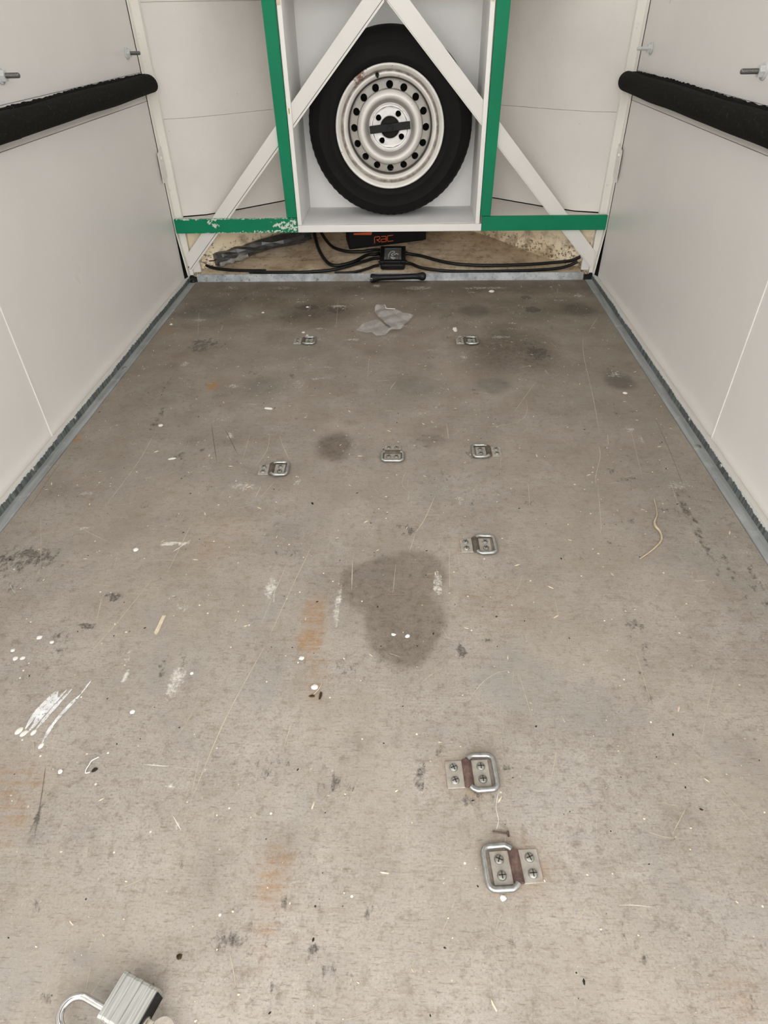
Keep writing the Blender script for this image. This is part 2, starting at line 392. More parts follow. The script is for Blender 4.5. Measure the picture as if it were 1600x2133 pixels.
# measured stain ellipses (kind, x, y, rx, ry, strength, softness), scratches and paint smears, in metres on the floor
ST= [('D',0.07,0.691,0.066,0.089,0.85,0.12),('D',0.035,0.775,0.074,0.073,0.8,0.14),('D',0.094,0.804,0.049,0.063,0.75,0.15),('D',0.118,0.74,0.024,0.067,0.4,0.4),('D',-0.093,1.218,0.04,0.061,1.0,0.35),('D',0.37,1.736,0.111,0.152,1.0,0.6),('D',0.322,1.641,0.08,0.067,0.5,0.7),('D',-0.247,2.04,0.12,0.102,1.0,0.7),('C',-0.604,2.048,0.091,0.073,0.9,0.5),('C',0.291,2.042,0.047,0.055,0.8,0.35),('C',0.633,2.051,0.053,0.055,0.8,0.35),('C',0.636,1.545,0.038,0.053,0.9,0.3),('C',0.3,1.517,0.043,0.046,0.7,0.4),('C',-0.311,1.512,0.058,0.077,0.5,0.6),('C',-0.32,1.548,0.026,0.028,0.6,0.4),('C',0.1,1.512,0.076,0.06,0.35,0.7),('D',0.02,2.266,0.714,0.07,0.7,0.8),('D',0.503,2.074,0.189,0.095,0.5,0.8),('D',0.717,2.255,0.05,0.088,0.8,0.7),('D',-0.513,2.154,0.202,0.084,0.5,0.8),('D',0.153,2.078,0.096,0.061,0.4,0.8),('D',0.126,1.25,0.033,0.021,0.6,0.7),('R',-0.452,1.517,0.017,0.025,1.0,0.2),('R',-0.077,0.699,0.018,0.047,0.6,0.5),('R',-0.077,0.653,0.02,0.039,0.65,0.5),('R',-0.06,0.588,0.016,0.053,0.3,0.8),('R',-0.077,0.301,0.019,0.034,0.5,0.8),('R',-0.076,0.25,0.012,0.028,0.3,0.9),('R',-0.434,0.399,0.038,0.038,0.32,0.8),('R',-0.412,0.362,0.018,0.036,0.3,0.8),('R',-0.712,1.247,0.012,0.017,0.9,0.4),('R',0.407,0.199,0.029,0.02,0.25,0.9),('R',-0.276,0.917,0.047,0.036,0.2,0.9),('R',-0.292,0.868,0.036,0.054,0.25,0.9),('R',-0.685,1.884,0.018,0.03,0.4,0.5),('R',0.238,0.731,0.064,0.055,0.15,0.9),('G',0.097,0.423,0.01,0.026,1.0,0.6),('G',-0.011,0.409,0.026,0.015,0.8,0.7),('G',0.12,0.464,0.006,0.025,0.7,0.6),('G',-0.06,0.269,0.014,0.013,0.7,0.7),('G',-0.034,0.27,0.013,0.007,0.6,0.7),('G',-0.108,0.238,0.034,0.013,0.7,0.8),('G',-0.021,0.23,0.013,0.006,1.0,0.6),('G',0.16,0.634,0.011,0.014,1.0,0.6),('G',0.18,0.602,0.013,0.007,0.8,0.6),('G',0.045,0.493,0.023,0.01,0.5,0.8),('G',0.037,0.264,0.007,0.011,0.8,0.6),('G',0.072,0.922,0.026,0.017,0.8,0.6),('G',-0.625,0.834,0.068,0.029,1.0,0.7),('G',-0.653,0.817,0.036,0.051,0.7,0.8),('G',-0.427,0.739,0.022,0.01,1.2,0.5),('G',-0.447,0.673,0.016,0.006,1.2,0.4),('G',-0.484,0.676,0.008,0.041,0.7,0.7),('G',-0.384,0.362,0.004,0.036,1.0,0.6),('G',-0.298,0.592,0.01,0.036,0.6,0.8),('G',-0.267,0.602,0.009,0.055,0.5,0.8),('G',0.395,0.852,0.052,0.015,0.5,0.8),('G',0.441,0.663,0.023,0.078,0.6,0.9),('G',0.422,0.556,0.01,0.037,0.7,0.8),('G',0.626,0.965,0.011,0.089,0.9,0.7),('G',0.623,0.855,0.012,0.064,0.7,0.7),('G',0.644,0.812,0.01,0.073,0.7,0.8),('G',0.681,0.772,0.016,0.092,0.7,0.8),('G',0.426,0.502,0.026,0.022,0.4,0.9),('G',0.201,0.271,0.032,0.014,0.4,0.9),('G',0.22,0.441,0.019,0.005,0.9,0.6),('G',-0.543,1.781,0.05,0.056,1.0,0.7),('G',0.448,1.719,0.036,0.045,1.2,0.6),('G',0.484,2.053,0.025,0.025,1.6,0.3),('G',0.476,2.163,0.02,0.018,1.4,0.4),('G',-0.268,2.083,0.041,0.026,1.4,0.5),('G',-0.169,2.06,0.04,0.034,1.0,0.6),('G',-0.545,1.346,0.01,0.066,0.9,0.6),('G',-0.575,1.525,0.011,0.056,0.5,0.7),('G',0.197,1.994,0.031,0.033,0.7,0.6),('G',-0.088,1.086,0.041,0.017,0.3,0.8),('G',-0.342,1.066,0.062,0.034,0.4,0.9),('G',-0.39,0.952,0.039,0.021,0.4,0.9),('G',-0.575,0.906,0.038,0.02,0.4,0.8),('G',0.513,0.519,0.04,0.023,0.3,0.9),('G',-0.342,0.261,0.022,0.019,0.4,0.9),('G',-0.074,0.197,0.03,0.012,0.4,0.9),('G',0.336,0.248,0.031,0.018,0.4,0.9),('G',-0.293,0.179,0.01,0.006,0.9,0.6),('G',-0.187,0.19,0.012,0.008,0.6,0.8),('G',0.144,0.376,0.018,0.012,0.3,0.9),('G',0.276,0.385,0.018,0.007,0.4,0.8),('G',0.541,0.49,0.026,0.009,0.5,0.8),('G',-0.506,0.951,0.058,0.015,0.3,0.8),('W',-0.162,0.764,0.01,0.032,0.8,0.6),('W',-0.271,0.567,0.014,0.029,0.8,0.8),('W',-0.35,0.575,0.005,0.011,1.0,0.4),('W',-0.36,0.611,0.011,0.02,0.5,0.8),('W',0.129,0.78,0.009,0.035,0.7,0.5),('W',-0.041,0.724,0.005,0.057,0.8,0.6),('W',-0.16,0.692,0.008,0.021,0.3,0.8),('W',-0.529,0.74,0.067,0.023,0.3,0.9),('W',-0.303,0.716,0.025,0.015,0.5,0.9),('W',-0.527,0.665,0.032,0.041,0.2,0.9),('W',-0.354,0.878,0.024,0.005,1.0,0.5),('W',-0.378,0.875,0.013,0.007,1.0,0.5),('W',-0.256,0.433,0.012,0.002,0.9,0.5),('W',-0.231,0.404,0.008,0.004,0.9,0.5),('W',-0.206,0.357,0.004,0.007,0.8,0.5),('W',-0.119,0.747,0.008,0.025,0.3,0.8),('W',-0.417,1.706,0.057,0.033,0.3,0.8),('W',-0.222,1.526,0.026,0.039,0.5,0.9),('W',0.143,1.472,0.03,0.021,0.4,0.8),('W',0.233,1.822,0.02,0.036,0.6,0.8),('W',0.232,1.688,0.022,0.032,0.5,0.8),('W',0.106,2.265,0.069,0.02,0.6,0.6),('W',0.346,2.261,0.102,0.015,0.6,0.6),('W',-0.38,2.272,0.053,0.02,0.5,0.6),('W',0.272,1.953,0.038,0.031,0.4,0.9),('W',0.66,2.184,0.016,0.023,0.6,0.6),('W',-0.568,1.225,0.016,0.01,0.4,0.6),('W',0.611,1.253,0.007,0.021,0.6,0.6),('W',-0.562,0.92,0.023,0.006,0.6,0.6),('W',-0.189,0.43,0.006,0.003,0.8,0.5),('W',-0.402,0.374,0.019,0.016,0.3,0.9),('W',-0.574,2.276,0.032,0.025,0.5,0.7),('W',-0.042,2.292,0.021,0.02,0.6,0.6),('W',-0.26,2.083,0.006,0.026,0.8,0.5)]
SC= [('t',0.0016,[(-0.1,0.891),(-0.124,0.77),(-0.144,0.66)]),('t',0.0018,[(-0.149,0.634),(-0.17,0.552),(-0.185,0.481),(-0.198,0.381)]),('t',0.002,[(0.133,1.037),(0.11,0.959),(0.091,0.915)]),('t',0.0014,[(0.091,0.915),(0.079,0.858)]),('t',0.0016,[(0.605,1.845),(0.576,1.702),(0.546,1.447),(0.523,1.284)]),('t',0.0016,[(0.509,1.232),(0.502,1.182),(0.476,1.109),(0.468,1.074)]),('t',0.0013,[(0.472,1.074),(0.449,0.948),(0.441,0.92)]),('t',0.0014,[(0.168,1.326),(0.17,1.248)]),('t',0.0013,[(0.376,1.442),(0.367,1.373),(0.335,1.327),(0.246,1.3)]),('t',0.0016,[(0.682,1.989),(0.621,1.859)]),('t',0.0018,[(-0.024,0.839),(-0.02,0.758)]),('t',0.001,[(0.055,0.828),(0.051,0.75)]),('t',0.0012,[(0.234,0.598),(0.211,0.592),(0.186,0.572),(0.162,0.538)]),('t',0.001,[(0.43,0.644),(0.426,0.544)]),('k',0.002,[(-0.405,1.319),(-0.375,1.226),(-0.349,1.147)]),('k',0.002,[(-0.365,1.29),(-0.342,1.247),(-0.309,1.18)]),('t',0.0012,[(-0.252,1.269),(-0.247,1.196),(-0.262,1.129)]),('t',0.0014,[(-0.229,1.269),(-0.212,1.217),(-0.187,1.158)]),('t',0.0015,[(-0.531,1.267),(-0.528,1.155),(-0.542,0.981)]),('t',0.001,[(-0.66,0.956),(-0.598,0.824),(-0.587,0.787)]),('t',0.001,[(-0.589,0.935),(-0.492,0.879)]),('t',0.0012,[(-0.496,0.769),(-0.439,0.763)]),('t',0.0014,[(-0.376,0.784),(-0.4,0.688),(-0.421,0.622)]),('w',0.0008,[(0.196,0.414),(0.189,0.389),(0.19,0.371),(0.185,0.358)]),('t',0.001,[(0.537,0.601),(0.505,0.542),(0.476,0.485)]),('t',0.001,[(-0.463,0.852),(-0.457,0.814)]),('t',0.0016,[(-0.449,0.736),(-0.438,0.685)]),('t',0.0012,[(0.153,0.868),(0.149,0.763)]),('t',0.001,[(0.166,0.881),(0.17,0.823)]),('t',0.0011,[(0.33,1.09),(0.319,0.992)]),('t',0.0011,[(-0.206,1.084),(-0.23,1.017)]),('t',0.0012,[(-0.272,0.984),(-0.236,1.001)]),('t',0.0013,[(-0.348,0.938),(-0.355,0.79)]),('t',0.0012,[(0.422,1.553),(0.335,1.373)]),('t',0.001,[(-0.038,1.705),(-0.035,1.526)]),('t',0.001,[(-0.171,2.172),(-0.152,1.88)]),('t',0.0012,[(-0.3,1.269),(-0.294,1.157)]),('t',0.0012,[(-0.628,2.044),(-0.579,1.846)]),('t',0.001,[(0.604,1.328),(0.57,1.092)]),('t',0.001,[(0.625,1.093),(0.613,0.98)]),('k',0.0012,[(-0.704,1.144),(-0.702,1.08),(-0.696,0.979)]),('k',0.0012,[(0.674,1.374),(0.659,1.184),(0.643,1.043)]),('k',0.0012,[(-0.406,0.429),(-0.394,0.393),(-0.377,0.336)]),('w',0.0022,[(-0.361,0.854),(-0.336,0.888)]),('w',0.0016,[(-0.274,0.434),(-0.24,0.432)]),('t',0.0009,[(-0.24,0.432),(-0.192,0.428)]),('w',0.0012,[(-0.215,0.367),(-0.199,0.349)]),('t',0.001,[(-0.164,0.672),(-0.142,0.831)]),('t',0.0012,[(0.279,0.47),(0.265,0.429)]),('t',0.001,[(0.244,0.595),(0.253,0.513)]),('t',0.0012,[(-0.085,0.505),(-0.091,0.461)]),('t',0.0012,[(-0.203,0.448),(-0.199,0.398)]),('t',0.001,[(0.426,0.395),(0.396,0.359)]),('t',0.001,[(-0.227,0.294),(-0.251,0.283)]),('t',0.001,[(0.086,1.036),(0.064,1.07),(0.072,1.123)])]
PS= [(0.0063,[(-0.46,0.482),(-0.456,0.513),(-0.444,0.546)]),(0.0099,[(-0.453,0.493),(-0.445,0.521),(-0.441,0.546)]),(0.0048,[(-0.454,0.477),(-0.445,0.505),(-0.429,0.549)]),(0.0049,[(-0.445,0.481),(-0.435,0.515),(-0.422,0.55)]),(0.0049,[(-0.426,0.46),(-0.424,0.49),(-0.415,0.518),(-0.405,0.541)]),(0.0022,[(-0.405,0.541),(-0.399,0.566)]),(0.0062,[(-0.468,0.48),(-0.466,0.485)]),(0.0055,[(-0.459,0.476),(-0.454,0.483)]),(0.0047,[(-0.446,0.478),(-0.444,0.484)]),(0.0047,[(-0.426,0.458),(-0.425,0.463)])]

# ================================================================== STRUCTURE
g = MB().box(-14, 14, -16, 14, -.62, -.6); tag(obj('ground', g, MAT['asphalt']), kind='structure')

# ---- floor board with stain masks
for i in range(150):                                          # many small scuffs between the measured stains
    k_ = random.choice('GGGGGCCD'); y = .17+2.1*random.random(); x = random.uniform(-.69, .69); r_ = random.uniform(.006, .03)
    ST.append((k_, x, y, r_*random.uniform(.6, 1.6), r_*random.uniform(.4, 1.2), random.uniform(.35, .75) if k_ in 'GW' else random.uniform(.15, .4), .8))
for i in range(80):
    ST.append((random.choice('WWG'), random.uniform(-.68, .68), random.uniform(1.0, 2.28), random.uniform(.01, .04), random.uniform(.006, .02), random.uniform(.35, .7), .8))
ST += [('R',.205,.318,.040,.034,.30,.5), ('R',.158,.431,.040,.033,.25,.5), ('R',.202,.879,.040,.033,.22,.5), ('D',.25,1.79,.045,.05,.7,.7), ('D',-.22,1.11,.05,.04,.3,.8)]
def build_floor():
    x0, x1, y0, y1 = -.715, .715, -.45, 2.3425
    xs = np.linspace(x0, x1, 240); ys = np.linspace(y0, y1, 465); nx, ny = len(xs), len(ys)
    X, Y = np.meshgrid(xs, ys); n = nx*ny
    v = np.zeros((n+nx*2+ny*2, 3)); v[:n, 0] = X.ravel(); v[:n, 1] = Y.ravel()
    idx = np.arange(n).reshape(ny, nx)
    q = np.stack([idx[:-1,:-1], idx[:-1,1:], idx[1:,1:], idx[1:,:-1]], -1).reshape(-1, 4).tolist()
    # sides
    base = n
    for edge, rev in ((idx[0,:], 0), (idx[-1,:], 1), (idx[:,0], 1), (idx[:,-1], 0)):
        k = len(edge); lo = np.arange(base, base+k); v[lo] = v[edge]; v[lo, 2] = -.018; base += k
        for i in range(k-1):
            f = [edge[i], lo[i], lo[i+1], edge[i+1]]; q.append([int(a) for a in (f[::-1] if rev else f)])
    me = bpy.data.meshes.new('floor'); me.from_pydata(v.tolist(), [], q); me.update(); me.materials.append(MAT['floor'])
    P = v[:, :2]; ch = {c: np.zeros(len(v)) for c in 'DRGWC'}
    for k_, cx, cy, rx, ry, s, so in ST:
        d = np.hypot((P[:,0]-cx)/rx, (P[:,1]-cy)/ry)
        ang = np.arctan2((P[:,1]-cy)/ry, (P[:,0]-cx)/rx)
        d = d*(1+.05*np.sin(3*ang+cx*50)+.04*np.sin(5*ang+cy*70))
        t = np.clip((1+so-d)/(2*so), 0, 1); t = t*t*(3-2*t)*s
        ch[k_] = np.maximum(ch[k_], t)
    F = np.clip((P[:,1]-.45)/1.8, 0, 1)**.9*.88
    a = me.color_attributes.new('dirt', 'FLOAT_COLOR', 'POINT'); a.data.foreach_set('color', np.stack([ch['D'], ch['R'], ch['G'], np.ones(len(v))], -1).astype(np.float32).ravel())
    a = me.color_attributes.new('wear_tone', 'FLOAT_COLOR', 'POINT'); a.data.foreach_set('color', np.stack([ch['W'], ch['C'], F, np.ones(len(v))], -1).astype(np.float32).ravel())
    o = bpy.data.objects.new('floor', me); COL.objects.link(o); o['kind'] = 'structure'; return o
floor = build_floor()

def ribbon(mb, pts, w, z0, taper=True, lift=None):
    P = smooth_path([(p[0], p[1], 0) for p in pts], 6) if len(pts) > 2 else [Vector((*pts[0],0)).lerp(Vector((*pts[-1],0)), k/6) for k in range(7)]
    n = len(P); vs_ = []
    for i, p in enumerate(P):
        t = (P[min(i+1,n-1)]-P[max(i-1,0)]).normalized(); nn = Vector((-t.y, t.x, 0))
        ww = w*.5*(min(1, 4*min(i, n-1-i)/(n-1)+.12) if taper else 1)*random.uniform(.75, 1.2)
        zz = z0+(lift[i*len(lift)//n] if lift else 0)
        vs_ += [p+nn*ww+Vector((0,0,zz)), p-nn*ww+Vector((0,0,zz))]
    mb.add(vs_, [(2*i, 2*i+1, 2*i+3, 2*i+2) for i in range(n-1)])
sets = {'t': MB(), 'w': MB(), 'k': MB()}
for c, w, p in SC: ribbon(sets[c], p, w*.8, .0003)
for i in range(300):                                        # the countless short hoof and drag scratches
    y = .15+2.1*random.random()**1.2; x = random.uniform(-.70, .70)
    a = random.choice([random.gauss(math.pi/2, .35), random.gauss(0, .25), random.uniform(0, math.pi)]); L = random.uniform(.008, .05)
    dx, dy = L*math.cos(a), L*math.sin(a); c = random.uniform(-.05, .05)*L
    ribbon(sets[random.choice('tttttw')], [(x,y), (x+dx/2-c*math.sin(a), y+dy/2+c*math.cos(a)), (x+dx,y+dy)], random.uniform(.0003, .0008), .0003)
for c, mn in (('t','scratch'), ('w','scratch_white'), ('k','scratch_dark')):
    tag(obj('scratches', sets[c], MAT[mn], floor), kind='stuff')
for i, (w, p) in enumerate(PS):
    if len(p) > 2 or i == 5:
        b = MB(); ribbon(b, p, w*1.05, .0005 + i*.00003); obj('paint_smear', b, MAT['smear'], floor)
    else:
        b = MB(); c = p[0]; a = math.atan2(p[1][1]-c[1], p[1][0]-c[0])
        prof = [(.0, .0012), (w*.35, .0011), (w*.6, .0007), (w*.7, .0)]
        b.revolve(prof, 14, 'Z')
        b.v = [(x*1.5*math.cos(a)-y*math.sin(a)+c[0], x*1.5*math.sin(a)+y*math.cos(a)+c[1], z) for x, y, z in b.v]
        obj('paint_drop', b, MAT['drip'], floor, 180)

# sloping board in the nose, part of the floor
b = MB(); zf = lambda y: .014+.2*(y-2.35)
b.add([(-.7055,2.353,zf(2.353)),(.7055,2.353,zf(2.353)),(.7055,2.74,zf(2.74)),(-.7055,2.74,zf(2.74)),(-.7055,2.353,-.03),(.7055,2.353,-.03),(.7055,2.74,-.03),(-.7055,2.74,-.03)],
      [(0,1,2,3),(0,4,5,1),(3,2,6,7),(0,3,7,4),(1,5,6,2),(4,7,6,5)])
obj('nose_floor_board', b, MAT['nose_floor'], floor)

# ---- galvanised angles along both walls, threshold strip at the front
for i, s in enumerate((-1, 1)):
    t = struct_empty('trim_%d' % (i+1))
    b = MB(); prof = [(.7165,.0015),(.7405,.0015),(.7405,-.004),(.7165,-.004)]
    b.prism([(s*x,-.45,z) for x, z in prof], (0,2.79,0)); obj('flat_strip', b, MAT['galv'], t)
    b = MB(); prof = [(.7405,.0),(.7415,.0195),(.7445,.0195),(.7445,.0)]
    b.prism([(s*x,-.45,z) for x, z in prof], (0,2.798,0)); obj('upright_strip', b, MAT['galv_up'], t)
    b = MB(); b.prism([(s*x,-.45,z) for x, z in ((.7420,.0197),(.7645,.0078),(.7645,.0058),(.7447,.0165))], (0,2.798,0)); obj('painted_lip', b, MAT['white'], t)
    for y in ((1.325, 1.105) if s < 0 else (1.325, 1.13)):
        b = MB(); b.revolve([(0,.0035),(.003,.0033),(.005,.0022),(.0058,0)], 16, 'X'); b.v = [(s*.7425-s*x, y+yy, .011+z) for x, yy, z in b.v]
        obj('rivet', b, MAT['zinc'], t, 180)
    b = MB(); b.revolve([(0,.0022),(.003,.0022),(.0062,.0016),(.007,0)], 16, 'Z'); b.v = [(s*.728+x, (1.22 if s > 0 else 1.62)+y, .0015+z) for x, y, z in b.v]
    obj('screw_head', b, MAT['screw'], t, 180)
t = struct_empty('trim_3')
b = MB(); b.box(-.713, .708, 2.343, 2.3465, -.015, .0255); b.box(-.713, .708, 2.3465, 2.352, .0235, .0255)
obj('threshold_strip', b, MAT['ledge'], t, bevel=.001)
b = MB(); b.revolve([(0,.012),(.006,.011),(.010,.007),(.0115,0)], 20, 'Z'); b.v = [(-.728+x, 2.3385+y*.9, .0015+z) for x, y, z in b.v]
obj('corner_bolt', b, MAT['black'], t, 180)

# ---- side walls: upper panel, padded rail backing, two lower panels and the bead over their joint
for s, nm in ((-1,'wall_left'), (1,'wall_right')):
    w = struct_empty(nm); zl = .566 if s < 0 else .548; x0, x1 = sorted((s*.765, s*.780))
    def P(n, y0, y1, z0, z1, m, xa=x0, xb=x1, bev=.0008): return obj(n, MB().box(xa, xb, y0, y1, z0, z1), m, w, bevel=bev)
    P('upper_panel', -.45, 2.358, .642 if s < 0 else .624, 1.28, MAT['panel'])
    P('rail_strip', -.45, 2.358, zl+.0012, .6412 if s < 0 else .6232, MAT['panel'])
    P('lower_panel', 1.2465, 2.358, .002, zl, MAT['panel'])
    P('lower_panel', -.45, 1.2455, .002, zl, MAT['panel'])
    xa, xb = sorted((s*.7635, s*.766)); P('joint_bead', 1.2432, 1.2488, .004, zl, MAT['white'], xa, xb, .0008)
    xa, xb = sorted((s*.782, s*.80)); P('outer_skin', -.45, 2.45, -.05, 1.28, MAT['shell'], xa, xb)
    xa, xb = sorted((s*.765, s*.80)); P('top_panel', -.45, 2.45, 1.62, 1.95, MAT['panel'], xa, xb)
    for y in (0., .8, 1.6, 2.40): P('added_vent_post', y-.03, y+.03, 1.28, 1.62, MAT['panel'], xa, xb)  # unseen vent band, added to let sky light in over the walls
    xa, xb = sorted((s*.742, s*.80)); P('front_closure', 2.455, 2.47, -.05, 1.0, MAT['shell'], xa, xb)
    xa, xb = sorted((s*.762, s*.78)); P('nose_backing', 2.4705, 2.77, -.05, 1.0, MAT['shell'], xa, xb)

# ---- front of the trailer: nose boards on both sides, added hood above
w = struct_empty('wall_front')
PL = [(.738,2.402),(.66,2.425),(.55,2.505),(.40,2.634),(.28,2.718)]
def nose_board(s, z0, z1, mat, name='nose_panel', g=.0004, proud=0):
    b = MB(); pts = [(s*x, y+proud) for x, y in PL]; n = len(pts); vs_ = []
    for x, y in pts: vs_ += [(x,y,z0+g),(x,y,z1-g)]
    for x, y in pts: vs_ += [(x+s*.012,y+.012,z0+g),(x+s*.012,y+.012,z1-g)]
    f = []
    for i in range(n-1):
        a, c = 2*i, 2*n+2*i; f += [(a,a+2,a+3,a+1),(c,c+1,c+3,c+2),(a+1,a+3,c+3,c+1),(a,c,c+2,a+2)]
    f += [(0,1,2*n+1,2*n),(2*n-2,4*n-2,4*n-1,2*n-1)]
    b.add(vs_, f); return obj(name, b, mat, w, 40)
for s in (-1, 1):
    nose_board(s, .0, .19, MAT['lower_nose'])
    nose_board(s, .2145, .512, MAT['nose'], proud=.0)
    nose_board(s, .512, .812, MAT['nose'], proud=.0006)
    nose_board(s, .812, .95, MAT['nose'], proud=-.0004)
    b = MB(); sh = [(s*.328,2.3815),(s*.7355,2.3815),(s*.7355,2.399),(s*.66,2.424),(s*.55,2.504),(s*.40,2.633),(s*.328,2.683)]
    b.prism([(x,y,.190) for x, y in sh], (0,0,.0215)); obj('nose_shelf', b, MAT['nose'], w)
obj('nose_panel', MB().box(-.29, .29, 2.719, 2.731, .0, .95), MAT['lower_nose'], w)
obj('nose_backing', MB().box(-.78, .78, 2.7705, 2.79, -.05, 1.0), MAT['shell'], w)  # unseen backing added to keep sky light out of the nose seams
for s in (-1, 1):
    xa, xb = sorted((s*.321, s*.76)); obj('added_hood_board', MB().box(xa, xb, 2.4015, 2.72, .862, .874), MAT['nose'], w)
obj('added_hood_board', MB().box(-.78, .78, 2.4015, 2.77, .952, .97), MAT['nose'], w)  # unseen hood, added to darken the tops of the nose boards
obj('upper_front_panel', MB().box(-.78, .78, 2.44, 2.455, .97, 1.95), MAT['panel'], w)
tag(obj('ceiling', MB().box(-.82, .82, -1.1, 2.46, 1.95, 1.97), MAT['roof']), kind='structure')  # rear overhang added to shade the floor near the opening

# ================================================================== THINGS
# ---- corner posts
for s, side in ((-1,'left'), (1,'right')):
    t = thing('corner_post', 'cream painted steel corner post at the front %s, beside the %s wall panel' % (side, side), 'post', (s*.752, 2.39, .018))
    lo = lambda b: MB().add([(x-s*.752, y-2.39, z-.018) for x, y, z in b.v], b.f)
    X = lambda a, b_: sorted((s*a, s*b_))
    obj('upright', lo(MB().prism([(s*x,2.383,z) for x, z in ((.7365,.95),(.7625,.95),(.7625,.17),(.752,.012),(.7365,.012))], (0,.017,0))), MAT['cream'], t, bevel=.001)
    obj('flange', lo(MB().prism([(s*x,2.3605,z) for x, z in ((.7605,.95),(.764,.95),(.764,.17),(.7515,.012),(.748,.012),(.7605,.165))], (0,.022,0))), MAT['cream'], t, bevel=.0006)
    obj('foot_block', lo(MB().box(*X(.706,.7355), 2.383, 2.397, .021, .062)), MAT['white'], t, bevel=.0035)
    zt, zb = (.4325, .338) if s < 0 else (.4235, .325)
    pl = MB(); pl.prism([(s*.7596, y, z) for y, z in ((2.3815,zt+.004),(2.334,zt-.010),(2.331,zb-.004),(2.345,zb-.004),(2.352,zb+.004),(2.3815,zb+.006))], (-s*.0025,0,0))
    br = obj('bracket', lo(pl), MAT['white'], t, bevel=.0006)
    hb = MB(); hb.revolve([(0,.006),(.0045,.0055),(.006,.003),(.006,0)], 14, 'X'); hb.v = [(s*.757-s*x, 2.352+y, zt-.026+z) for x, y, z in hb.v]
    obj('bolt_head', lo(hb), MAT['white'], br, 50)

# ---- housing of the spare wheel with its green timbers
t = thing('wheel_housing', 'white plywood housing around the spare wheel, framed by green timbers at the front wall', 'housing', (0,2.36,.1665))
lo = lambda b: MB().add([(x, y-2.36, z-.1665) for x, y, z in b.v], b.f)
TOP = .95
for s in (-1, 1):
    X = lambda a, b_: sorted((s*a, s*b_))
    obj('front_edging', lo(MB().box(*X(.3055,.3195), 2.36, 2.3735, .1905, TOP)), MAT['edge'], t, bevel=.0012)
    obj('side_panel', lo(MB().box(*X(.3075,.3205), 2.3795, 2.63, .1905, TOP)), MAT['boxwhite'], t)
    xo_t, xo_b = (.3645, .3565)
    st = MB().prism([(s*.3205,2.3602,.2155),(s*xo_b,2.3602,.2155),(s*(xo_t+.002),2.3602,TOP),(s*.3245,2.3602,TOP)], (0,.0125,0))
    obj('green_stile', lo(st), MAT['green'], t, bevel=.001)
    rl = obj('green_rail', lo(MB().box(*X(.3215 if s < 0 else .328, .7605), 2.3595, 2.3725, .1665, .2135)), MAT['green_chipped'] if s < 0 else MAT['green'], t, bevel=.001)
    obj('white_end', lo(MB().box(*X(.7607,.7632), 2.3605, 2.372, .170, .211)), MAT['white'], rl)
obj('front_edging', lo(MB().box(-.3205, .3275, 2.36, 2.3735, .1665, .1898)), MAT['edge'], t, bevel=.0012)
obj('base_board', lo(MB().box(-.327, .327, 2.3815, 2.7, .1685, .1895)), MAT['shelf'], t)
obj('back_panel', lo(MB().box(-.3070, .3070, 2.618, 2.63, .1898, .848)), MAT['boxwhite'], t)
obj('added_top_board', lo(MB().box(-.3070, .3070, 2.3815, 2.63, .850, .862)), MAT['boxwhite'], t)  # unseen board added to darken the top of the back panel
obj('knot_patch', lo(MB().box(-.3180, -.3075, 2.3592, 2.3600, .797, .813)), MAT['wood'], t)
obj('knot_patch', lo(MB().box(.3075, .3170, 2.3592, 2.3600, .795, .806)), MAT['wood'], t)
obj('paint_spot', lo(MB().box(-.3145, -.3105, 2.3593, 2.3600, .526, .541)), simple('yellow_paint', s2l(196,182,60), .5), t, bevel=.0003)

# ---- diagonal braces: flat face plus a thin return lip along the lower edge
for s, side in ((-1,'left'), (1,'right')):
    t = thing('diagonal_brace', 'white painted angle brace leaning up from the %s floor corner across the spare wheel' % side, 'brace', (s*.74,2.374,.03))
    lo = lambda b: MB().add([(x-s*.74, y-2.374, z-.03) for x, y, z in b.v], b.f)
    a0, a1 = Vector((.7445,.088)), Vector((.0035,.874))        # upper edge
    b0, b1 = Vector((.737,.031)), Vector((.0035,.800))         # lower edge
    d = (b1-b0).normalized(); nrm = Vector((d.y, -d.x))
    if nrm.y < 0: nrm = -nrm
    L = (.006 if s < 0 else .002)
    face = [a0, a1, b1+nrm*(L+.0014)+d*.004, b0+nrm*(L+.0014)+d*.002, Vector((.7445,.040))]
    obj('face_plate', lo(MB().prism([(s*p.x,2.374,p.y) for p in face], (0,.003,0))), MAT['white'], t, bevel=.0006)
    lip = [b0+nrm*L, b1+nrm*L+d*.003, b1, b0]
    obj('return_lip', lo(MB().prism([(s*p.x,2.3745,p.y) for p in lip], (0,.0045,0))), MAT['white'], t)
    web = [b0+nrm*(L+.012), b1+nrm*(L+.012), b1+nrm*L*.5, b0+nrm*L*.5]
    obj('web', lo(MB().prism([(s*p.x,2.3772,p.y) for p in web], (0,.0015,0))), MAT['dark_steel'] if s < 0 else MAT['white'], t)

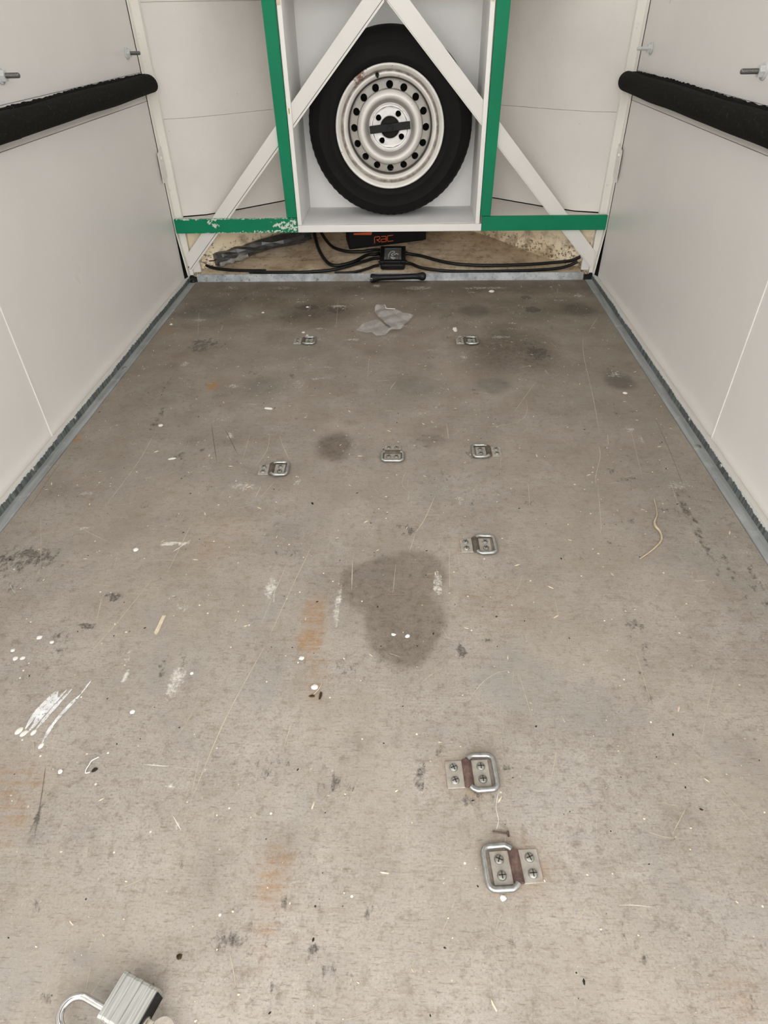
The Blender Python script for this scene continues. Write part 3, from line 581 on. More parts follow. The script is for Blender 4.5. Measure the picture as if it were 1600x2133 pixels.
# ---- spare wheel
WC = Vector((.0065, 2.452, .4685))
t = thing('spare_wheel', 'spare wheel with a black tyre on a silver steel rim, standing in the white housing', 'wheel', WC)
SEG = 144
prof = [(.176,.020),(.178,.010),(.184,.004),(.192,.0025),(.199,-.0005),(.203,-.0005),(.206,.0008),(.222,.0),(.236,.0015),(.239,.0005),(.242,.002),(.256,.008),(.266,.016),(.2725,.026),(.2765,.036),(.2785,.045),
        (.2788,.052),(.2725,.0525),(.2725,.0565),(.279,.057),(.279,.0725),(.2725,.073),(.2725,.077),(.279,.0775),(.279,.093),(.2725,.0935),(.2725,.0975),(.2788,.098),(.2785,.110),(.275,.120),(.266,.134),(.242,.148),(.206,.153),(.184,.148),(.178,.140),(.176,.130)]
def notch(k, i, r, y):
    if 13 <= i <= 16 and k % 2 == 0: return r-.0014, y+.0012
    if 27 <= i <= 29 and k % 2 == 1: return r-.0014, y
    return r, y
obj('tyre', MB().revolve(prof, SEG, fn=notch), MAT['rubber'], t, 42)
b = MB(); b.revolve([(.1785,.010),(.1815,.006),(.1822,.001),(.1808,-.003),(.1775,-.004),(.1735,-.0015),(.1695,.0035),(.166,.009),(.1625,.016),(.160,.0215),(.1575,.0225),(.154,.0205),(.150,.022),(.1455,.028),(.1425,.036),(.140,.046)], 96)
rim = obj('rim', b, MAT['rim'], t, 60)
b2 = MB(); b2.revolve([(.140,.0462),(.139,.10),(.150,.115),(.176,.128)], 64); b2.revolve([(.0,.118),(.139,.118)], 48); obj('shaded_barrel', b2, MAT['hole'], t, 60)  # dark lining and added back disc stand for shade behind the holes
dy = lambda r: float(np.interp(r, [.0335,.036,.060,.0625,.0655,.068,.070,.0725,.078,.084,.090,.0955,.1005,.1045,.1075,.110,.113,.125,.132,.1365,.1395],
                                  [.040,.0395,.0395,.0365,.036,.0385,.0385,.035,.026,.0185,.0145,.0135,.0155,.020,.0255,.030,.032,.0365,.0385,.041,.046]))
def holed_band(b, r0, r1, nsec, rc, hr, phase, depth=.006, per=6, layers=(0,.35,.7,1)):
    da = math.pi/nsec; th = []
    cr_ = [math.atan2(r1-rc, da*rc), math.atan2(r1-rc, -da*rc), math.atan2(r0-rc, -da*rc), math.atan2(r0-rc, da*rc)]
    cr_ = [c % (2*math.pi) for c in cr_]
    for i in range(4):
        a, c = cr_[i], cr_[(i+1) % 4]
        if c < a: c += 2*math.pi
        th += [a+(c-a)*k/per for k in range(per)]
    n = len(th)
    for sct in range(nsec):
        a0 = phase+sct*2*da; vs_ = []
        for li in (-1,)+tuple(layers):
            for tt in th:
                cx, sx_ = math.cos(tt), math.sin(tt)
                s1 = (da*rc)/abs(cx) if abs(cx) > 1e-6 else 1e9
                s2 = (r1-rc)/sx_ if sx_ > 1e-6 else (rc-r0)/-sx_ if sx_ < -1e-6 else 1e9
                S = min(s1, s2); f = max(li, 0); rad = hr+(S-hr)*f
                r = rc+rad*sx_; ang = a0+rad*cx/rc
                y = dy(r)+(depth if li < 0 else (-.0012 if li == 0 else 0))
                vs_.append((r*math.cos(ang), y, r*math.sin(ang)))
        b.add(vs_, [(L_*n+k, L_*n+(k+1) % n, (L_+1)*n+(k+1) % n, (L_+1)*n+k) for L_ in range(len(layers)) for k in range(n)])
b = MB(); holed_band(b, .111, .1335, 16, 1215e-4, .0115, math.pi/2)
rr = [.0725,.075,.078,.081,.084,.087,.090,.093,.0955,.098,.1005,.1025,.1045,.106,.1075,.109,.111]
b.revolve([(r, dy(r)) for r in rr], 96); b.revolve([(r, dy(r)) for r in (.1335,.1365,.1395)], 96)
obj('wheel_disc', b, MAT['rim'], t, 60)
b = MB(); holed_band(b, .036, .0605, 4, .0475, .0094, R(54), .008, 8)
b.revolve([(r, dy(r)) for r in (.0605,.0625)], 64); b.revolve([(.0345,.046),(.0325,.0395),(.0332,.0365),(.0345,.036),(.036,.0395)], 48)
b.revolve([(r, dy(r)) for r in (.0625,.0655,.068,.070,.0725)], 64)
hub = obj('hub_plate', b, MAT['hub'], t, 40)
b = MB()                                                   # raised pads round the edge of the hub plate
for k in range(8):
    a0 = R(54+45*k-17 + (0 if k % 2 else 0)); a1 = a0+R(8 if k % 2 == 0 else 62); a0, a1 = (R(54+90*(k//2))+R(-4), R(54+90*(k//2))+R(4)) if k % 2 == 0 else (R(54+90*(k//2))+R(9), R(54+90*(k//2))+R(81))
    n = 10; vs_ = []
    for i in range(n+1):
        a = a0+(a1-a0)*i/n
        for r, y in ((.0605,.0375),(.0618,.0335),(.0668,.0335),(.0682,.0375)): vs_.append((r*math.cos(a), y, r*math.sin(a)))
    b.add(vs_, [(4*i+j, 4*i+j+1, 4*i+j+5, 4*i+j+4) for i in range(n) for j in range(3)]+[(0,1,2,3),(4*n,4*n+3,4*n+2,4*n+1)])
obj('raised_rim', b, MAT['hub'], hub, 40)
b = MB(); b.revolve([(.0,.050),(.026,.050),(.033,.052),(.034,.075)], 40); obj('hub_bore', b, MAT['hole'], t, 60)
b = MB(); b.tube(smooth_path([(-.0395,.030,.1505),(-.039,.012,.148),(-.0375,-.006,.145)], 4), [.0062]*5+[.0045,.0045,.0038,.0038], 12)
obj('valve_stem', b, MAT['black'], t, 50)

# ---- bar that clamps the wheel
t = thing('clamp_bar', 'black flat steel bar clamped across the centre of the spare wheel', 'bar', (WC.x, WC.y+.0335, WC.z), 0)
b = MB().box(-.069, .069, -.006, 0, -.0117, .0117); bar = obj('bar', b, MAT['dark_steel'], t, bevel=.0012); bar.rotation_euler = (0, R(-5.5), 0)
b = MB(); b.revolve([(0,-.016),(.007,-.016),(.0075,-.015),(.0075,-.006)], 6); obj('hex_bolt', b, MAT['dark_steel'], t)
b = MB(); b.revolve([(0,-.0085),(.011,-.0085),(.0118,-.006)], 24); obj('washer', b, MAT['dark_steel'], t, 40)
b = MB().tube([(0,0,0),(0,.13,0)], .005, 12); obj('stud', b, MAT['dark_steel'], t, 60)

# ---- foam padding along both walls
def sleeve(s, y0, y1, zc, r, xc, tip=None, n=60, wob=.0008):
    b = MB(); seg = 20; ring = []
    ph = random.random()*6
    for i in range(n+1):
        f = i/n; y = y0+(y1-y0)*f
        rr_ = r*(1+.02*math.sin(y*9+ph)+.012*math.sin(y*23+ph*2))
        ring.append((y, rr_))
    if tip is not None:
        base = ring[-1][0]
        for q, k_ in ((.30,.97),(.6,.86),(.82,.66),(.96,.36)): ring.append((base+r*.8*q, r*k_))
    vs_ = []
    for j, (y, rr_) in enumerate(ring):
        sh = max(0, (j-n+2)/6)
        for k in range(seg):
            a = 2*math.pi*k/seg; x = math.cos(a)*rr_*.95; z = math.sin(a)*rr_
            sag = wob*math.sin(y*13+ph)
            vs_.append((s*(xc+x), y-(tip or 0)*sh*z/r*r, zc(y)+z+sag - (sh*.3*rr_*0)))
    m_ = len(ring)
    b.add(vs_, [(i*seg+k, (i+1)*seg+k, (i+1)*seg+(k+1) % seg, i*seg+(k+1) % seg) for i in range(m_-1) for k in range(seg)]+[tuple(range(seg)), tuple((m_-1)*seg+k for k in range(seg))])
    return b
def torn(s, y0, y1, z, n=260):
    b = MB(); vs_ = []
    for i in range(n+1):
        y = y0+(y1-y0)*i/n; j = .0035*random.random()+.003*(1+math.sin(y*7))*.5
        vs_ += [(s*.741, y, z-.0015), (s*.750, y, z+.003+.4*j), (s*.7636, y, z+.002+j), (s*.7636, y, z-.02), (s*.741,y,z-.02)]
    return b.add(vs_, [(5*i+q, 5*i+(q+1) % 5, 5*i+5+(q+1) % 5, 5*i+5+q) for i in range(n) for q in range(5)]+[(0,1,2,3,4), (5*n+4,5*n+3,5*n+2,5*n+1,5*n)])
zL = lambda y: .6115+.003*(y-1.45); zR = lambda y: .5955+.002*(y-1.4)
for s, side, zc in ((-1,'left',zL), (1,'right',zR)):
    t = thing('foam_padding', 'black foam pipe padding along the %s wall at breast height' % side, 'padding', (s*.737, 1.2, zc(1.2)))
    lo = lambda b: MB().add([(x-s*.737, y-1.2, z-zc(1.2)) for x, y, z in b.v], b.f)
    if s < 0:
        obj('foam_sleeve', lo(sleeve(s, 1.475, 2.334, zc, .0255, .737, 1.05)), MAT['foam'], t, 60)
        obj('foam_sleeve', lo(sleeve(s, .05, 1.470, zc, .0262, .7355, None)), MAT['foam'], t, 60)
    else:
        obj('foam_sleeve', lo(sleeve(s, .05, 2.352, zc, .0262, .737, .12)), MAT['foam'], t, 60)
    obj('torn_edge', lo(torn(s, .06, 2.352, zc(1.4)+.0235)), MAT['torn'], t)

# ---- bolts through the walls
def wall_bolt(s, y, z, label, painted_=False, L=.041):
    t = thing('wall_bolt', label, 'bolt', (s*.765, y, z), 0, 'bolts through the side walls')
    k = -s
    A = lambda prof, seg: MB().revolve([(r, k*x) for r, x in prof], seg, 'X')
    obj('washer', A([(.0,.0005),(.0150,.0005),(.0154,.0026),(.0140,.0036),(.006,.0036)], 24), MAT['zincw'], t, 40)
    obj('nut', A([(.006,.0034),(.0104,.0034),(.0110,.0043),(.0110,.0118),(.0104,.0128),(.005,.0128)], 6), MAT['zincw'], t)
    th = []; n = 22
    for i in range(n): x = .010+(L-.011)*i/n; th += [(.0050,x),(.0044,x+(L-.011)/n*.5)]
    obj('threaded_shank', A(th+[(.0046,L-.001),(.0035,L),(0,L)], 16), MAT['zincw'] if painted_ else MAT['thread'], t, 60)
    return t
wall_bolt(-1, 2.271, .694, 'threaded bolt with white nut on the left wall, by the corner post')
wall_bolt(-1, 1.535, .690, 'threaded bolt on the left wall cut by the left edge of the photo')
wall_bolt(1, 2.262, .682, 'white painted bolt on the right wall, by the corner post', True)
wall_bolt(1, 1.518, .676, 'threaded bolt with nut on the right wall cut by the right edge of the photo', L=.046)

# ---- lashing rings in the floor
def screw_parts(x, y, rot, t):
    b = MB(); b.revolve([(0,.0056),(.0025,.0055),(.0045,.0047),(.0056,.0032),(.0058,.0022)], 18, 'Z'); b.v = [(p[0]+x, p[1]+y, p[2]) for p in b.v]
    sc_ = obj('screw', b, MAT['screw'], t, 180)
    b = MB()
    for a in (rot, rot+math.pi/2):
        c, s_ = math.cos(a), math.sin(a); q = []
        for px, py in ((-.0042,-.0006),(.0042,-.0006),(.0042,.0006),(-.0042,.0006)): q.append((x+px*c-py*s_, y+px*s_+py*c, .0053))
        b.prism(q, (0,0,.0005))
    obj('cross_slot', b, MAT['slot'], sc_)  # slot drawn as a dark raised cross
def ring(x, y, rz, label, rusty):
    t = thing('lashing_ring', label, 'lashing ring', (x, y, .0002), rz, 'lashing rings screwed to the floor')
    for sx_ in (-1, 1):
        pl = obj('base_plate', MB().box(*sorted((sx_*.005, sx_*.0285)), -.0187, .0187, 0, .0024), MAT['plate'], t, bevel=.0008)
    b = MB(); pts = [(.0066*math.cos(a), .0185*k_, .0012+.0066*math.sin(a)) for k_ in (-1,1) for a in np.linspace(0, math.pi, 11)]
    b.add([(p[0], p[1], p[2]) for p in pts], [(i, i+1, i+12, i+11) for i in range(10)]+[tuple(range(11)), tuple(range(21,10,-1))])
    obj('barrel', b, MAT['rust'] if rusty else MAT['barrel'], t, 60)
    hw, x1, rc = .0235, .0355, .008
    path = [(.0015,-.0185,.0045),(.004,-.0215,.0045),(.009,-hw-.0005,.0044)]
    for a in np.linspace(-math.pi/2, 0, 6): path.append((x1-rc+rc*math.cos(a), -hw+rc+rc*math.sin(a), .0043))
    for a in np.linspace(0, math.pi/2, 6): path.append((x1-rc+rc*math.cos(a), hw-rc+rc*math.sin(a), .0043))
    path += [(.009,hw+.0005,.0044),(.004,.0215,.0045),(.0015,.0185,.0045)]
    obj('ring', MB().tube(path, .0036, 12), MAT['zinc'], t, 60)
    for sx_ in (-.0178, .0182):
        for sy in (-.0088, .0088): screw_parts(sx_, sy, random.choice([0, .3, .7, 1.1]), t)
    return t
ring(-.2433, 1.8004, R(1), 'small steel lashing ring far left, below a few white crumbs', False)
ring(.2458, 1.7975, R(1), 'small steel lashing ring at the left edge of the big dark oil stain', False)
ring(-.2216, 1.1214, R(2), 'steel lashing ring left of the brown stain at mid floor, leftmost of its row', False)
ring(.041, 1.190, R(-90), 'steel lashing ring turned crosswise in the middle of its row', False)
ring(.2567, 1.1955, R(181), 'steel lashing ring at mid floor, rightmost of its row of three', False)
ring(.2024, .8786, R(2), 'steel lashing ring to the upper right of the big wet stain', False)
ring(.1566, .4303, R(4), 'lashing ring with a rusty barrel and its loop lying to the right', True)
ring(.2042, .3175, R(185), 'nearest and largest lashing ring, rusty barrel, loop lying to the left', True)

# ---- padlock with key
t = thing('padlock', 'open laminated steel padlock with a key, lying at the near left corner', 'padlock', (-.196,.1725,.0004), math.atan2(-.939,-.346))
# local x runs along the plates, local y = away from the shackle
b = MB()
for k in range(9):
    y0 = -.0205+k*.00456; ins = .0004 if k % 2 else 0
    r = .0035; X0, Z1 = .0215-ins, .0245-ins; cs = []
    for cx, cz, a0 in ((X0-r, Z1-r, 0), (-X0+r, Z1-r, 90), (-X0+r, r, 180), (X0-r, r, 270)):
        for a in (0, 45, 90): cs.append((cx+r*math.cos(R(a0+a)), y0, cz+r*math.sin(R(a0+a))))
    b.prism(cs, (0,.00445,0))
obj('body', b, MAT['brushed'], t)
b = MB().box(-.0185, .0185, .0206, .0222, .003, .0215); obj('shaded_bottom_plate', b, MAT['dark_steel'], t, bevel=.001)  # dark colour stands for the shade on this side of the lock
a_ = np.linspace(math.pi, 0, 15)
path = [(.0115,-.0205,.0123),(.0115,-.035,.0123),(.0115,-.047,.0123)]+[(.0255-.014*math.cos(u), -.047-.0155*math.sin(u), .0123) for u in np.linspace(.15, math.pi, 16)]+[(.0395,-.035,.0123),(.0395,-.026,.0123)]
obj('shackle', MB().tube(path, [.0037]*(len(path)-2)+[.0037,.0028], 14), MAT['chrome'], t, 60)
ky = obj('key', MB().box(.001, .009, .0222, .031, .0113, .0133), MAT['brass'], t, bevel=.0005)
b = MB(); b.revolve([(.0062,-.001),(.0118,-.001),(.0118,.001),(.0062,.001)], 28, 'Z', closed=True); b.v = [(p[0]+.005, p[1]+.0415, p[2]+.0123) for p in b.v]
obj('key_bow', b, MAT['brass'], ky, 40)
b = MB(); b.revolve([(.003,-.0008),(.0052,-.0008),(.0052,.0008),(.003,.0008)], 20, 'Y', closed=True); b.v = [(p[0]+.005, p[1]+.0225, p[2]+.0123) for p in b.v]
obj('lock_core', b, MAT['brass'], t, 40)

# ---- plastic scrap: two overlapping crinkled sheets of one torn piece
def sheet(name, outl, z, amp, par):
    import bmesh
    bm = bmesh.new(); vs_ = [bm.verts.new((x, y, 0)) for x, y in outl]; bm.faces.new(vs_)
    bmesh.ops.triangulate(bm, faces=bm.faces[:]); 
    for _ in range(4): bmesh.ops.subdivide_edges(bm, edges=bm.edges[:], cuts=1, use_grid_fill=True)
    for v in bm.verts:
        x, y = v.co.x, v.co.y
        v.co.z = z+amp*(abs(math.sin(x*55+y*31))*.5+abs(math.sin(x*23-y*47+1))*.5)**1.5
    me = bpy.data.meshes.new(name); bm.to_mesh(me); bm.free(); me.materials.append(MAT['film'])
    for p in me.polygons: p.use_smooth = True
    o = bpy.data.objects.new(name, me); COL.objects.link(o); o.parent = par
    return o
t = thing('plastic_scrap', 'torn scrap of crumpled clear plastic lying on the far floor', 'plastic scrap', (0,1.96,.0004))
L_ = lambda pts: [(x, y-1.96) for x, y in pts]
sheet('lower_fold', L_([(-.089,1.882),(-.083,1.893),(-.070,1.932),(-.044,1.962),(-.026,1.968),(.012,1.895),(.020,1.878),(-.006,1.834),(-.024,1.838),(-.040,1.86),(-.052,1.858),(-.062,1.866),(-.075,1.872)]), .0006, .005, t)
sheet('upper_fold', L_([(-.038,2.010),(-.037,2.055),(-.030,2.080),(-.006,2.072),(.012,2.045),(.052,2.012),(.0913,1.983),(.067,1.918),(.052,1.880),(.018,1.866),(-.008,1.838),(-.004,1.836),(.020,1.880)]), .006, .007, t)
b = MB(); b.tube(smooth_path([(-.008,2.060-1.96,.016),(-.002,2.045-1.96,.018),(.001,2.028-1.96,.016),(.016,2.030-1.96,.014),(.030,2.033-1.96,.012)], 4), .0009, 6)
obj('crease_glint', b, MAT['flake'], t, 60)  # white tube painted in as the glint along the crease
b = MB(); ribbon(b, [(-.012,1.838-1.96),(.003,1.822-1.96),(.008,1.805-1.96)], .003, .001); obj('tail', b, MAT['film'], t)

# ---- things stowed in the nose
def cable(name, label, pts, r, mat='cable', cat='cable', jit=0):
    P0 = Vector(pts[0]); b = MB().tube([p-P0 for p in smooth_path(pts, 8)], r, 10)
    o = obj(name, b, MAT[mat], None, 60); o.location = P0; return tag(o, label, cat, 'cables in the nose')
cable('cable', 'black cable hanging in a deep loop left of the black case', [(-.310,2.64,.150),(-.306,2.645,.110),(-.282,2.553,.064),(-.238,2.438,.043),(-.199,2.406,.037),(-.136,2.428,.0425),(-.085,2.478,.053),(-.052,2.488,.053),(-.038,2.495,.054)], .0063)
cable('cable', 'black cable hanging in a shallow loop under the black case', [(-.285,2.64,.150),(-.281,2.640,.105),(-.23,2.555,.067),(-.17,2.512,.058),(-.110,2.505,.0575),(-.070,2.511,.061),(-.038,2.497,.0665)], .0058)
cable('cable', 'black cable lying along the threshold to the upper left of the junction box', [(-.52,2.372,.0265),(-.447,2.366,.0262),(-.36,2.365,.026),(-.303,2.366,.0265),(-.197,2.383,.0305),(-.094,2.440,.0415),(-.060,2.462,.0445),(-.038,2.467,.0445)], .0058)
cable('cable', 'thin black cable entering the junction box low on its left', [(-.20,2.366,.0225),(-.133,2.367,.0245),(-.081,2.392,.029),(-.055,2.410,.0325),(-.038,2.416,.034)], .005)
cable('cable', 'upper black cable running from the junction box to the right corner', [(.066,2.492,.053),(.085,2.492,.050),(.125,2.476,.0475),(.197,2.436,.040),(.267,2.412,.036),(.373,2.402,.0345),(.515,2.408,.0355),(.63,2.418,.040),(.67,2.402,.050),(.698,2.392,.066)], .0058)
cable('cable', 'lower black cable running from the junction box along the threshold', [(.066,2.428,.038),(.085,2.422,.0355),(.124,2.394,.030),(.212,2.372,.0255),(.335,2.367,.0245),(.511,2.372,.0255),(.615,2.383,.028),(.66,2.388,.036),(.69,2.388,.050)], .0055)
cable('cable', 'black cable emerging from the left corner under the taped pipe', [(-.70,2.422,.0385),(-.673,2.410,.0325),(-.628,2.394,.030),(-.56,2.386,.028),(-.46,2.382,.0275)], .0055)
cable('thin_wire', 'thin dark red wire leading into the taped pipe at the left corner', [(-.700,2.425,.050),(-.67,2.420,.053),(-.648,2.428,.053)], .0022, 'redwire', 'wire')
cable('thin_wire', 'thin bare grey wire lying across the threshold under the junction box', [(-.10,2.350,.0268),(-.03,2.347,.027),(.0,2.3455,.0285),(.03,2.3465,.0285),(.05,2.350,.0268)], .001, 'zinc', 'wire')

pts = smooth_path([(-.655,2.418,.056),(-.606,2.461,.060),(-.54,2.503,.069),(-.473,2.540,.078),(-.383,2.585,.086),(-.318,2.626,.094)], 9)
t = thing('taped_pipe', 'pipe wrapped in crumpled shiny black tape lying up the left nose board', 'pipe', pts[0])
P0 = Vector(pts[0]); n = len(pts)
def crumpled(p, r, seg=11):
    p = p[::4]+[p[-1]]
    b = MB().tube([q-P0 for q in p], r, seg)
    ang = [random.uniform(-.10,.10) for _ in range(seg)]
    for i in range(len(p)):
        ang = [random.uniform(-.24,.16) for _ in range(seg)]
        c_ = p[i]-P0
        for k in range(seg):
            v = Vector(b.v[i*seg+k]); b.v[i*seg+k] = tuple(c_+(v-c_)*(1+ang[k]+random.uniform(-.03,.03)))
    return b
obj('pipe_wrap', crumpled(pts, .0225), MAT['tape'], t)
b = MB(); lowp = [Vector(p)+Vector((.004,-.020,-.014)) for p in pts[3:18]]
b.tube([q-P0 for q in lowp], [.009+.003*math.sin(i*1.3) for i in range(len(lowp))], 8, jit=.2); obj('loose_tape', b, MAT['tape_white'], t)

# battery / breakdown case with its lettering
yw = R(13.134)
t = thing('black_case', 'black case with orange Rac lettering, pushed under the housing', 'case', (-.158,2.543,.053), yw)
zb = lambda x, y: .2*(x*math.sin(yw)+y*math.cos(yw))+.0005
D = .082; H = .092
b = MB(); b.add([(0,0,zb(0,0)),(.300,0,zb(.3,0)),(.300,D,zb(.3,D)),(0,D,zb(0,D)),(0,0,H),(.300,0,H),(.300,D,H),(0,D,H)],
    [(0,3,2,1),(4,5,6,7),(0,1,5,4),(1,2,6,5),(2,3,7,6),(3,0,4,7)])
obj('body', b, MAT['case'], t, bevel=.004)
b = MB().box(.268, .306, -.003, .05, .0175, .080); obj('end_cap', b, MAT['case'], t, bevel=.002)
b = MB().prism([(.0195,-.0006,.0545),(.088,-.0006,.0495),(.092,-.0006,.060),(.019,-.0006,.060)], (0,.0004,0)); obj('orange_stripe', b, MAT['orange'], t)
def strokes(lines, r=.0013):
    b = MB()
    for ln in lines:
        P = [Vector((x, -.0012, z)) for x, z in ln]
        for i in range(len(P)-1):
            d = (P[i+1]-P[i]).normalized(); nn = Vector((-d.z,0,d.x))*r
            a, c = P[i]-d*r*.8, P[i+1]+d*r*.8
            b.prism([a+nn, c+nn, c-nn, a-nn], (0,.0008,0))
    return b
def letter(o, w, h, lines, sk=0):
    return [[(o[0]+x*w, o[1]+y*h+x*w*sk) for x, y in ln] for ln in lines]
zof = -.053
SK = .035
Rl = letter((.1003,.0735+zof), .0215, .0205, [[(.02,-.06),(.0,.85),(.12,1),(.85,1),(1,.86),(1,.62),(.85,.5),(.42,.45),(.95,.02)]], SK)
al = letter((.1262,.0738+zof), .0200, .0200, [[(.08,1),(.85,1),(1,.85),(1,.0),(.14,.0),(0,.14),(0,.36),(.14,.5),(1,.5)]], SK)
cl = letter((.1512,.0742+zof), .0220, .0208, [[(1,1),(.14,1),(0,.86),(0,.16),(.14,0),(1.05,0)]], SK)
obj('rac_lettering', strokes(Rl+al+cl), MAT['orange'], t)

# junction box on the slope
t = thing('junction_box', 'black electrical junction box with a clear lid, below the black case', 'junction box', (.014,2.388,zf(2.388)+.0006))
t.rotation_euler = (math.atan(.2), 0, 0)
body = obj('body', MB().box(-.046, .046, 0, .112, 0, .0272), MAT['black'], t, bevel=.009, bseg=3)
fr = MB(); 
for x0, x1, y0, y1 in ((-.0475,-.0315,-.002,.114),(.0315,.0475,-.002,.114),(-.0315,.0315,-.002,.014),(-.0315,.0315,.098,.114)): fr.box(x0, x1, y0, y1, .0274, .0375)
obj('lid_frame', fr, MAT['black'], t, bevel=.002)
obj('clear_lid', MB().box(-.0312, .0312, .0142, .0978, .0345, .0358), MAT['lid'], t)
tb = MB().box(-.033, .033, .020, .040, .0272, .0285); obj('terminal_block', tb, MAT['black'], t)
for x in (-.028,-.0165,.0165,.028):
    b = MB(); b.prism([(x-.0045,.018,.0286),(x+.0045,.018,.0286),(x+.0035,.034,.0286),(x+.0015,.046,.0286),(x-.0015,.046,.0286),(x-.0035,.034,.0286)], (0,0,.0016)); obj('terminal', b, MAT['thread'], t)
for pth in ([(-.015,.050,.0292),(-.016,.060,.0298),(-.008,.084,.0298),(.003,.088,.0298),(.006,.080,.0298),(0,.072,.0298),(-.006,.062,.0298),(.001,.053,.0298)],
            [(-.008,.046,.0292),(.002,.040,.0296),(.010,.036,.0296)], [(-.006,.038,.0296),(.004,.028,.0296),(.010,.020,.0296)], [(.004,.062,.0296),(.014,.070,.0296),(.020,.062,.0296)]):
    obj('wire_end', MB().tube(smooth_path(pth, 5), .0016, 8), MAT['zincw'], t, 60)
for x, y in ((-.0465,.075),(-.0465,.03),(.0465,.1),(.0465,.035)):
    s_ = 1 if x > 0 else -1
    b = MB(); b.revolve([(.0075,0),(.0078,s_*.004),(.0068,s_*.008),(.0055,s_*.008)], 12, 'X'); b.v = [(p[0]+x-s_*.001, p[1]+y, p[2]+.014) for p in b.v]
    obj('cable_gland', b, MAT['black'], t, 40)

# rubber strap on the threshold
P0 = Vector((-.066,2.322,.0165))
pts = smooth_path([(-.066,2.322,.0165),(-.050,2.323,.0165),(-.02,2.326,.0185),(.03,2.329,.0185),(.085,2.329,.0205),(.115,2.326,.0215),(.136,2.326,.0200)], 6)
rad = [float(np.interp(i/(len(pts)-1), [0,.03,.1,.2,.3,.6,.78,.88,.95,1], [.007,.0145,.0158,.0135,.0105,.0095,.0105,.0150,.0135,.007])) for i in range(len(pts))]
st = obj('rubber_strap', MB().tube([p-P0 for p in pts], rad, 16), MAT['black'], None, 60); st.location = P0
tag(st, 'black rubber strap lying against the threshold at the front', 'strap')
b = MB(); b.revolve([(.0025,0),(.0055,.0005),(.006,.002),(.0025,.002)], 16, closed=True); b.v = [(p[0]+.004, p[1]-.0150, p[2]-.000) for p in b.v]
obj('eyelet', b, MAT['thread'], st, 60)

# ---- loose bits on the floor, each its own thing
def bit(name, label, cat, x, y, shape, mat, group='loose bits on the floor'):
    o = obj(name, shape, MAT[mat], None, 60); o.location = (x, y, .0004); return tag(o, label, cat, group)
def flake(rx, ry, h=.0012, n=9, rot=0):
    b = MB(); o1, o2 = [], []
    for k in range(n):
        a = 2*math.pi*k/n; q = random.uniform(.78, 1.15); x, y = rx*q*math.cos(a), ry*q*math.sin(a)
        x, y = x*math.cos(rot)-y*math.sin(rot), x*math.sin(rot)+y*math.cos(rot)
        o1.append((x, y, 0)); o2.append((x*.72, y*.72, h*random.uniform(.7, 1.3)))
    b.add(o1+o2, [tuple(range(n-1,-1,-1)), tuple(range(n, 2*n))]+[(k, (k+1) % n, n+(k+1) % n, n+k) for k in range(n)]); return b
def curl(pts, r, c): return MB().tube([Vector((p[0]-c[0], p[1]-c[1], p[2])) for p in smooth_path(pts, 7)], r, 8)
sp = MB().prism([(-.0035,-.020,0),(.0005,-.024,0),(.003,-.019,0),(.0038,.014,0),(.0046,.017,0),(-.0012,.017,0),(-.0018,.012,0)], (0,0,.0016)); bit('wood_splinter', 'pale flat wood splinter on the left of the floor', 'splinter', -.3293, .679, sp, 'wood')
c = (.5353,.9208); st = MB()
w_ = [(.5727,1.0257,.0012),(.5680,.996,.0015),(.5635,.975,.0018),(.551,.950,.0025),(.549,.935,.003),(.5525,.921,.003),(.548,.898,.002),(.525,.872,.0014),(.4949,.8471,.0012)]
P = smooth_path(w_, 6); bb = MB().tube([Vector((p.x-c[0], p.y-c[1], p.z)) for p in P], [float(np.interp(i/(len(P)-1), [0,.3,.45,.6,1], [.0008,.0012,.0026,.0022,.0009])) for i in range(len(P))], 8)
bit('straw', 'long curved straw near the right wall', 'straw', c[0], c[1], bb, 'straw')
c = (-.3443,.432); bit('curled_thread', 'white curled thread beside a dark leaf scrap, left near floor', 'thread', c[0], c[1], curl([(-.3385,.4425,.001),(-.3415,.4405,.0012),(-.3461,.4365,.0013),(-.3472,.4306,.0012),(-.3485,.4245,.0012),(-.3470,.4195,.0012),(-.3420,.4210,.0012)], .0007, c), 'flake')
bit('leaf_scrap', 'small dark green leaf scrap touching the white curled thread', 'leaf', -.3375, .4245, flake(.0042, .0026, .0018, 8, .5), 'leaf_dark')
bit('paint_flake', 'white flake near the foot of the rusty streak, lower of two', 'flake', -.0607, .5616, flake(.0056, .0050, .0012, 11), 'flake')
bit('paint_flake', 'white flake at the foot of the rusty streak, upper of two', 'flake', -.0872, .6141, flake(.0044, .0042, .001, 10), 'flake')
bit('leaf_scrap', 'brown curled leaf scrap just below the lower white flake', 'leaf', -.0500, .5465, flake(.0022, .0080, .003, 8, -.15), 'leaf')
bit('leaf_scrap', 'dark crumb of leaf left of the brown curled scrap', 'leaf', -.0625, .5455, flake(.005, .002, .0016, 8), 'leaf')
c = (-.0575,.554); bit('straw', 'short straw between the white flake and the brown leaf scrap', 'straw', c[0], c[1], curl([(-.0495,.569,.001),(-.053,.558,.0012),(-.0600,.5475,.001)], .0007, c), 'straw')
bn = MB().tube([(-.009,.001,.0012),(.005,-.0005,.0012),(.009,-.001,.0012)], .0011, 8); bn.tube([(.0095,.002,.0012),(.0095,-.0045,.0012)], .0012, 8); bit('rusty_nail', 'short rusty nail above the nearest lashing ring', 'nail', .1904, .3565, bn, 'rust')
bit('seed', 'small dark seed on the near floor above the padlock', 'seed', -.1635, .2188, flake(.0030, .0030, .003, 10), 'leaf')
bit('dark_chip', 'tiny black chip on the mid floor between the rings', 'chip', -.1179, 1.0035, flake(.0026, .0044, .0012, 6, .5), 'leaf_dark')
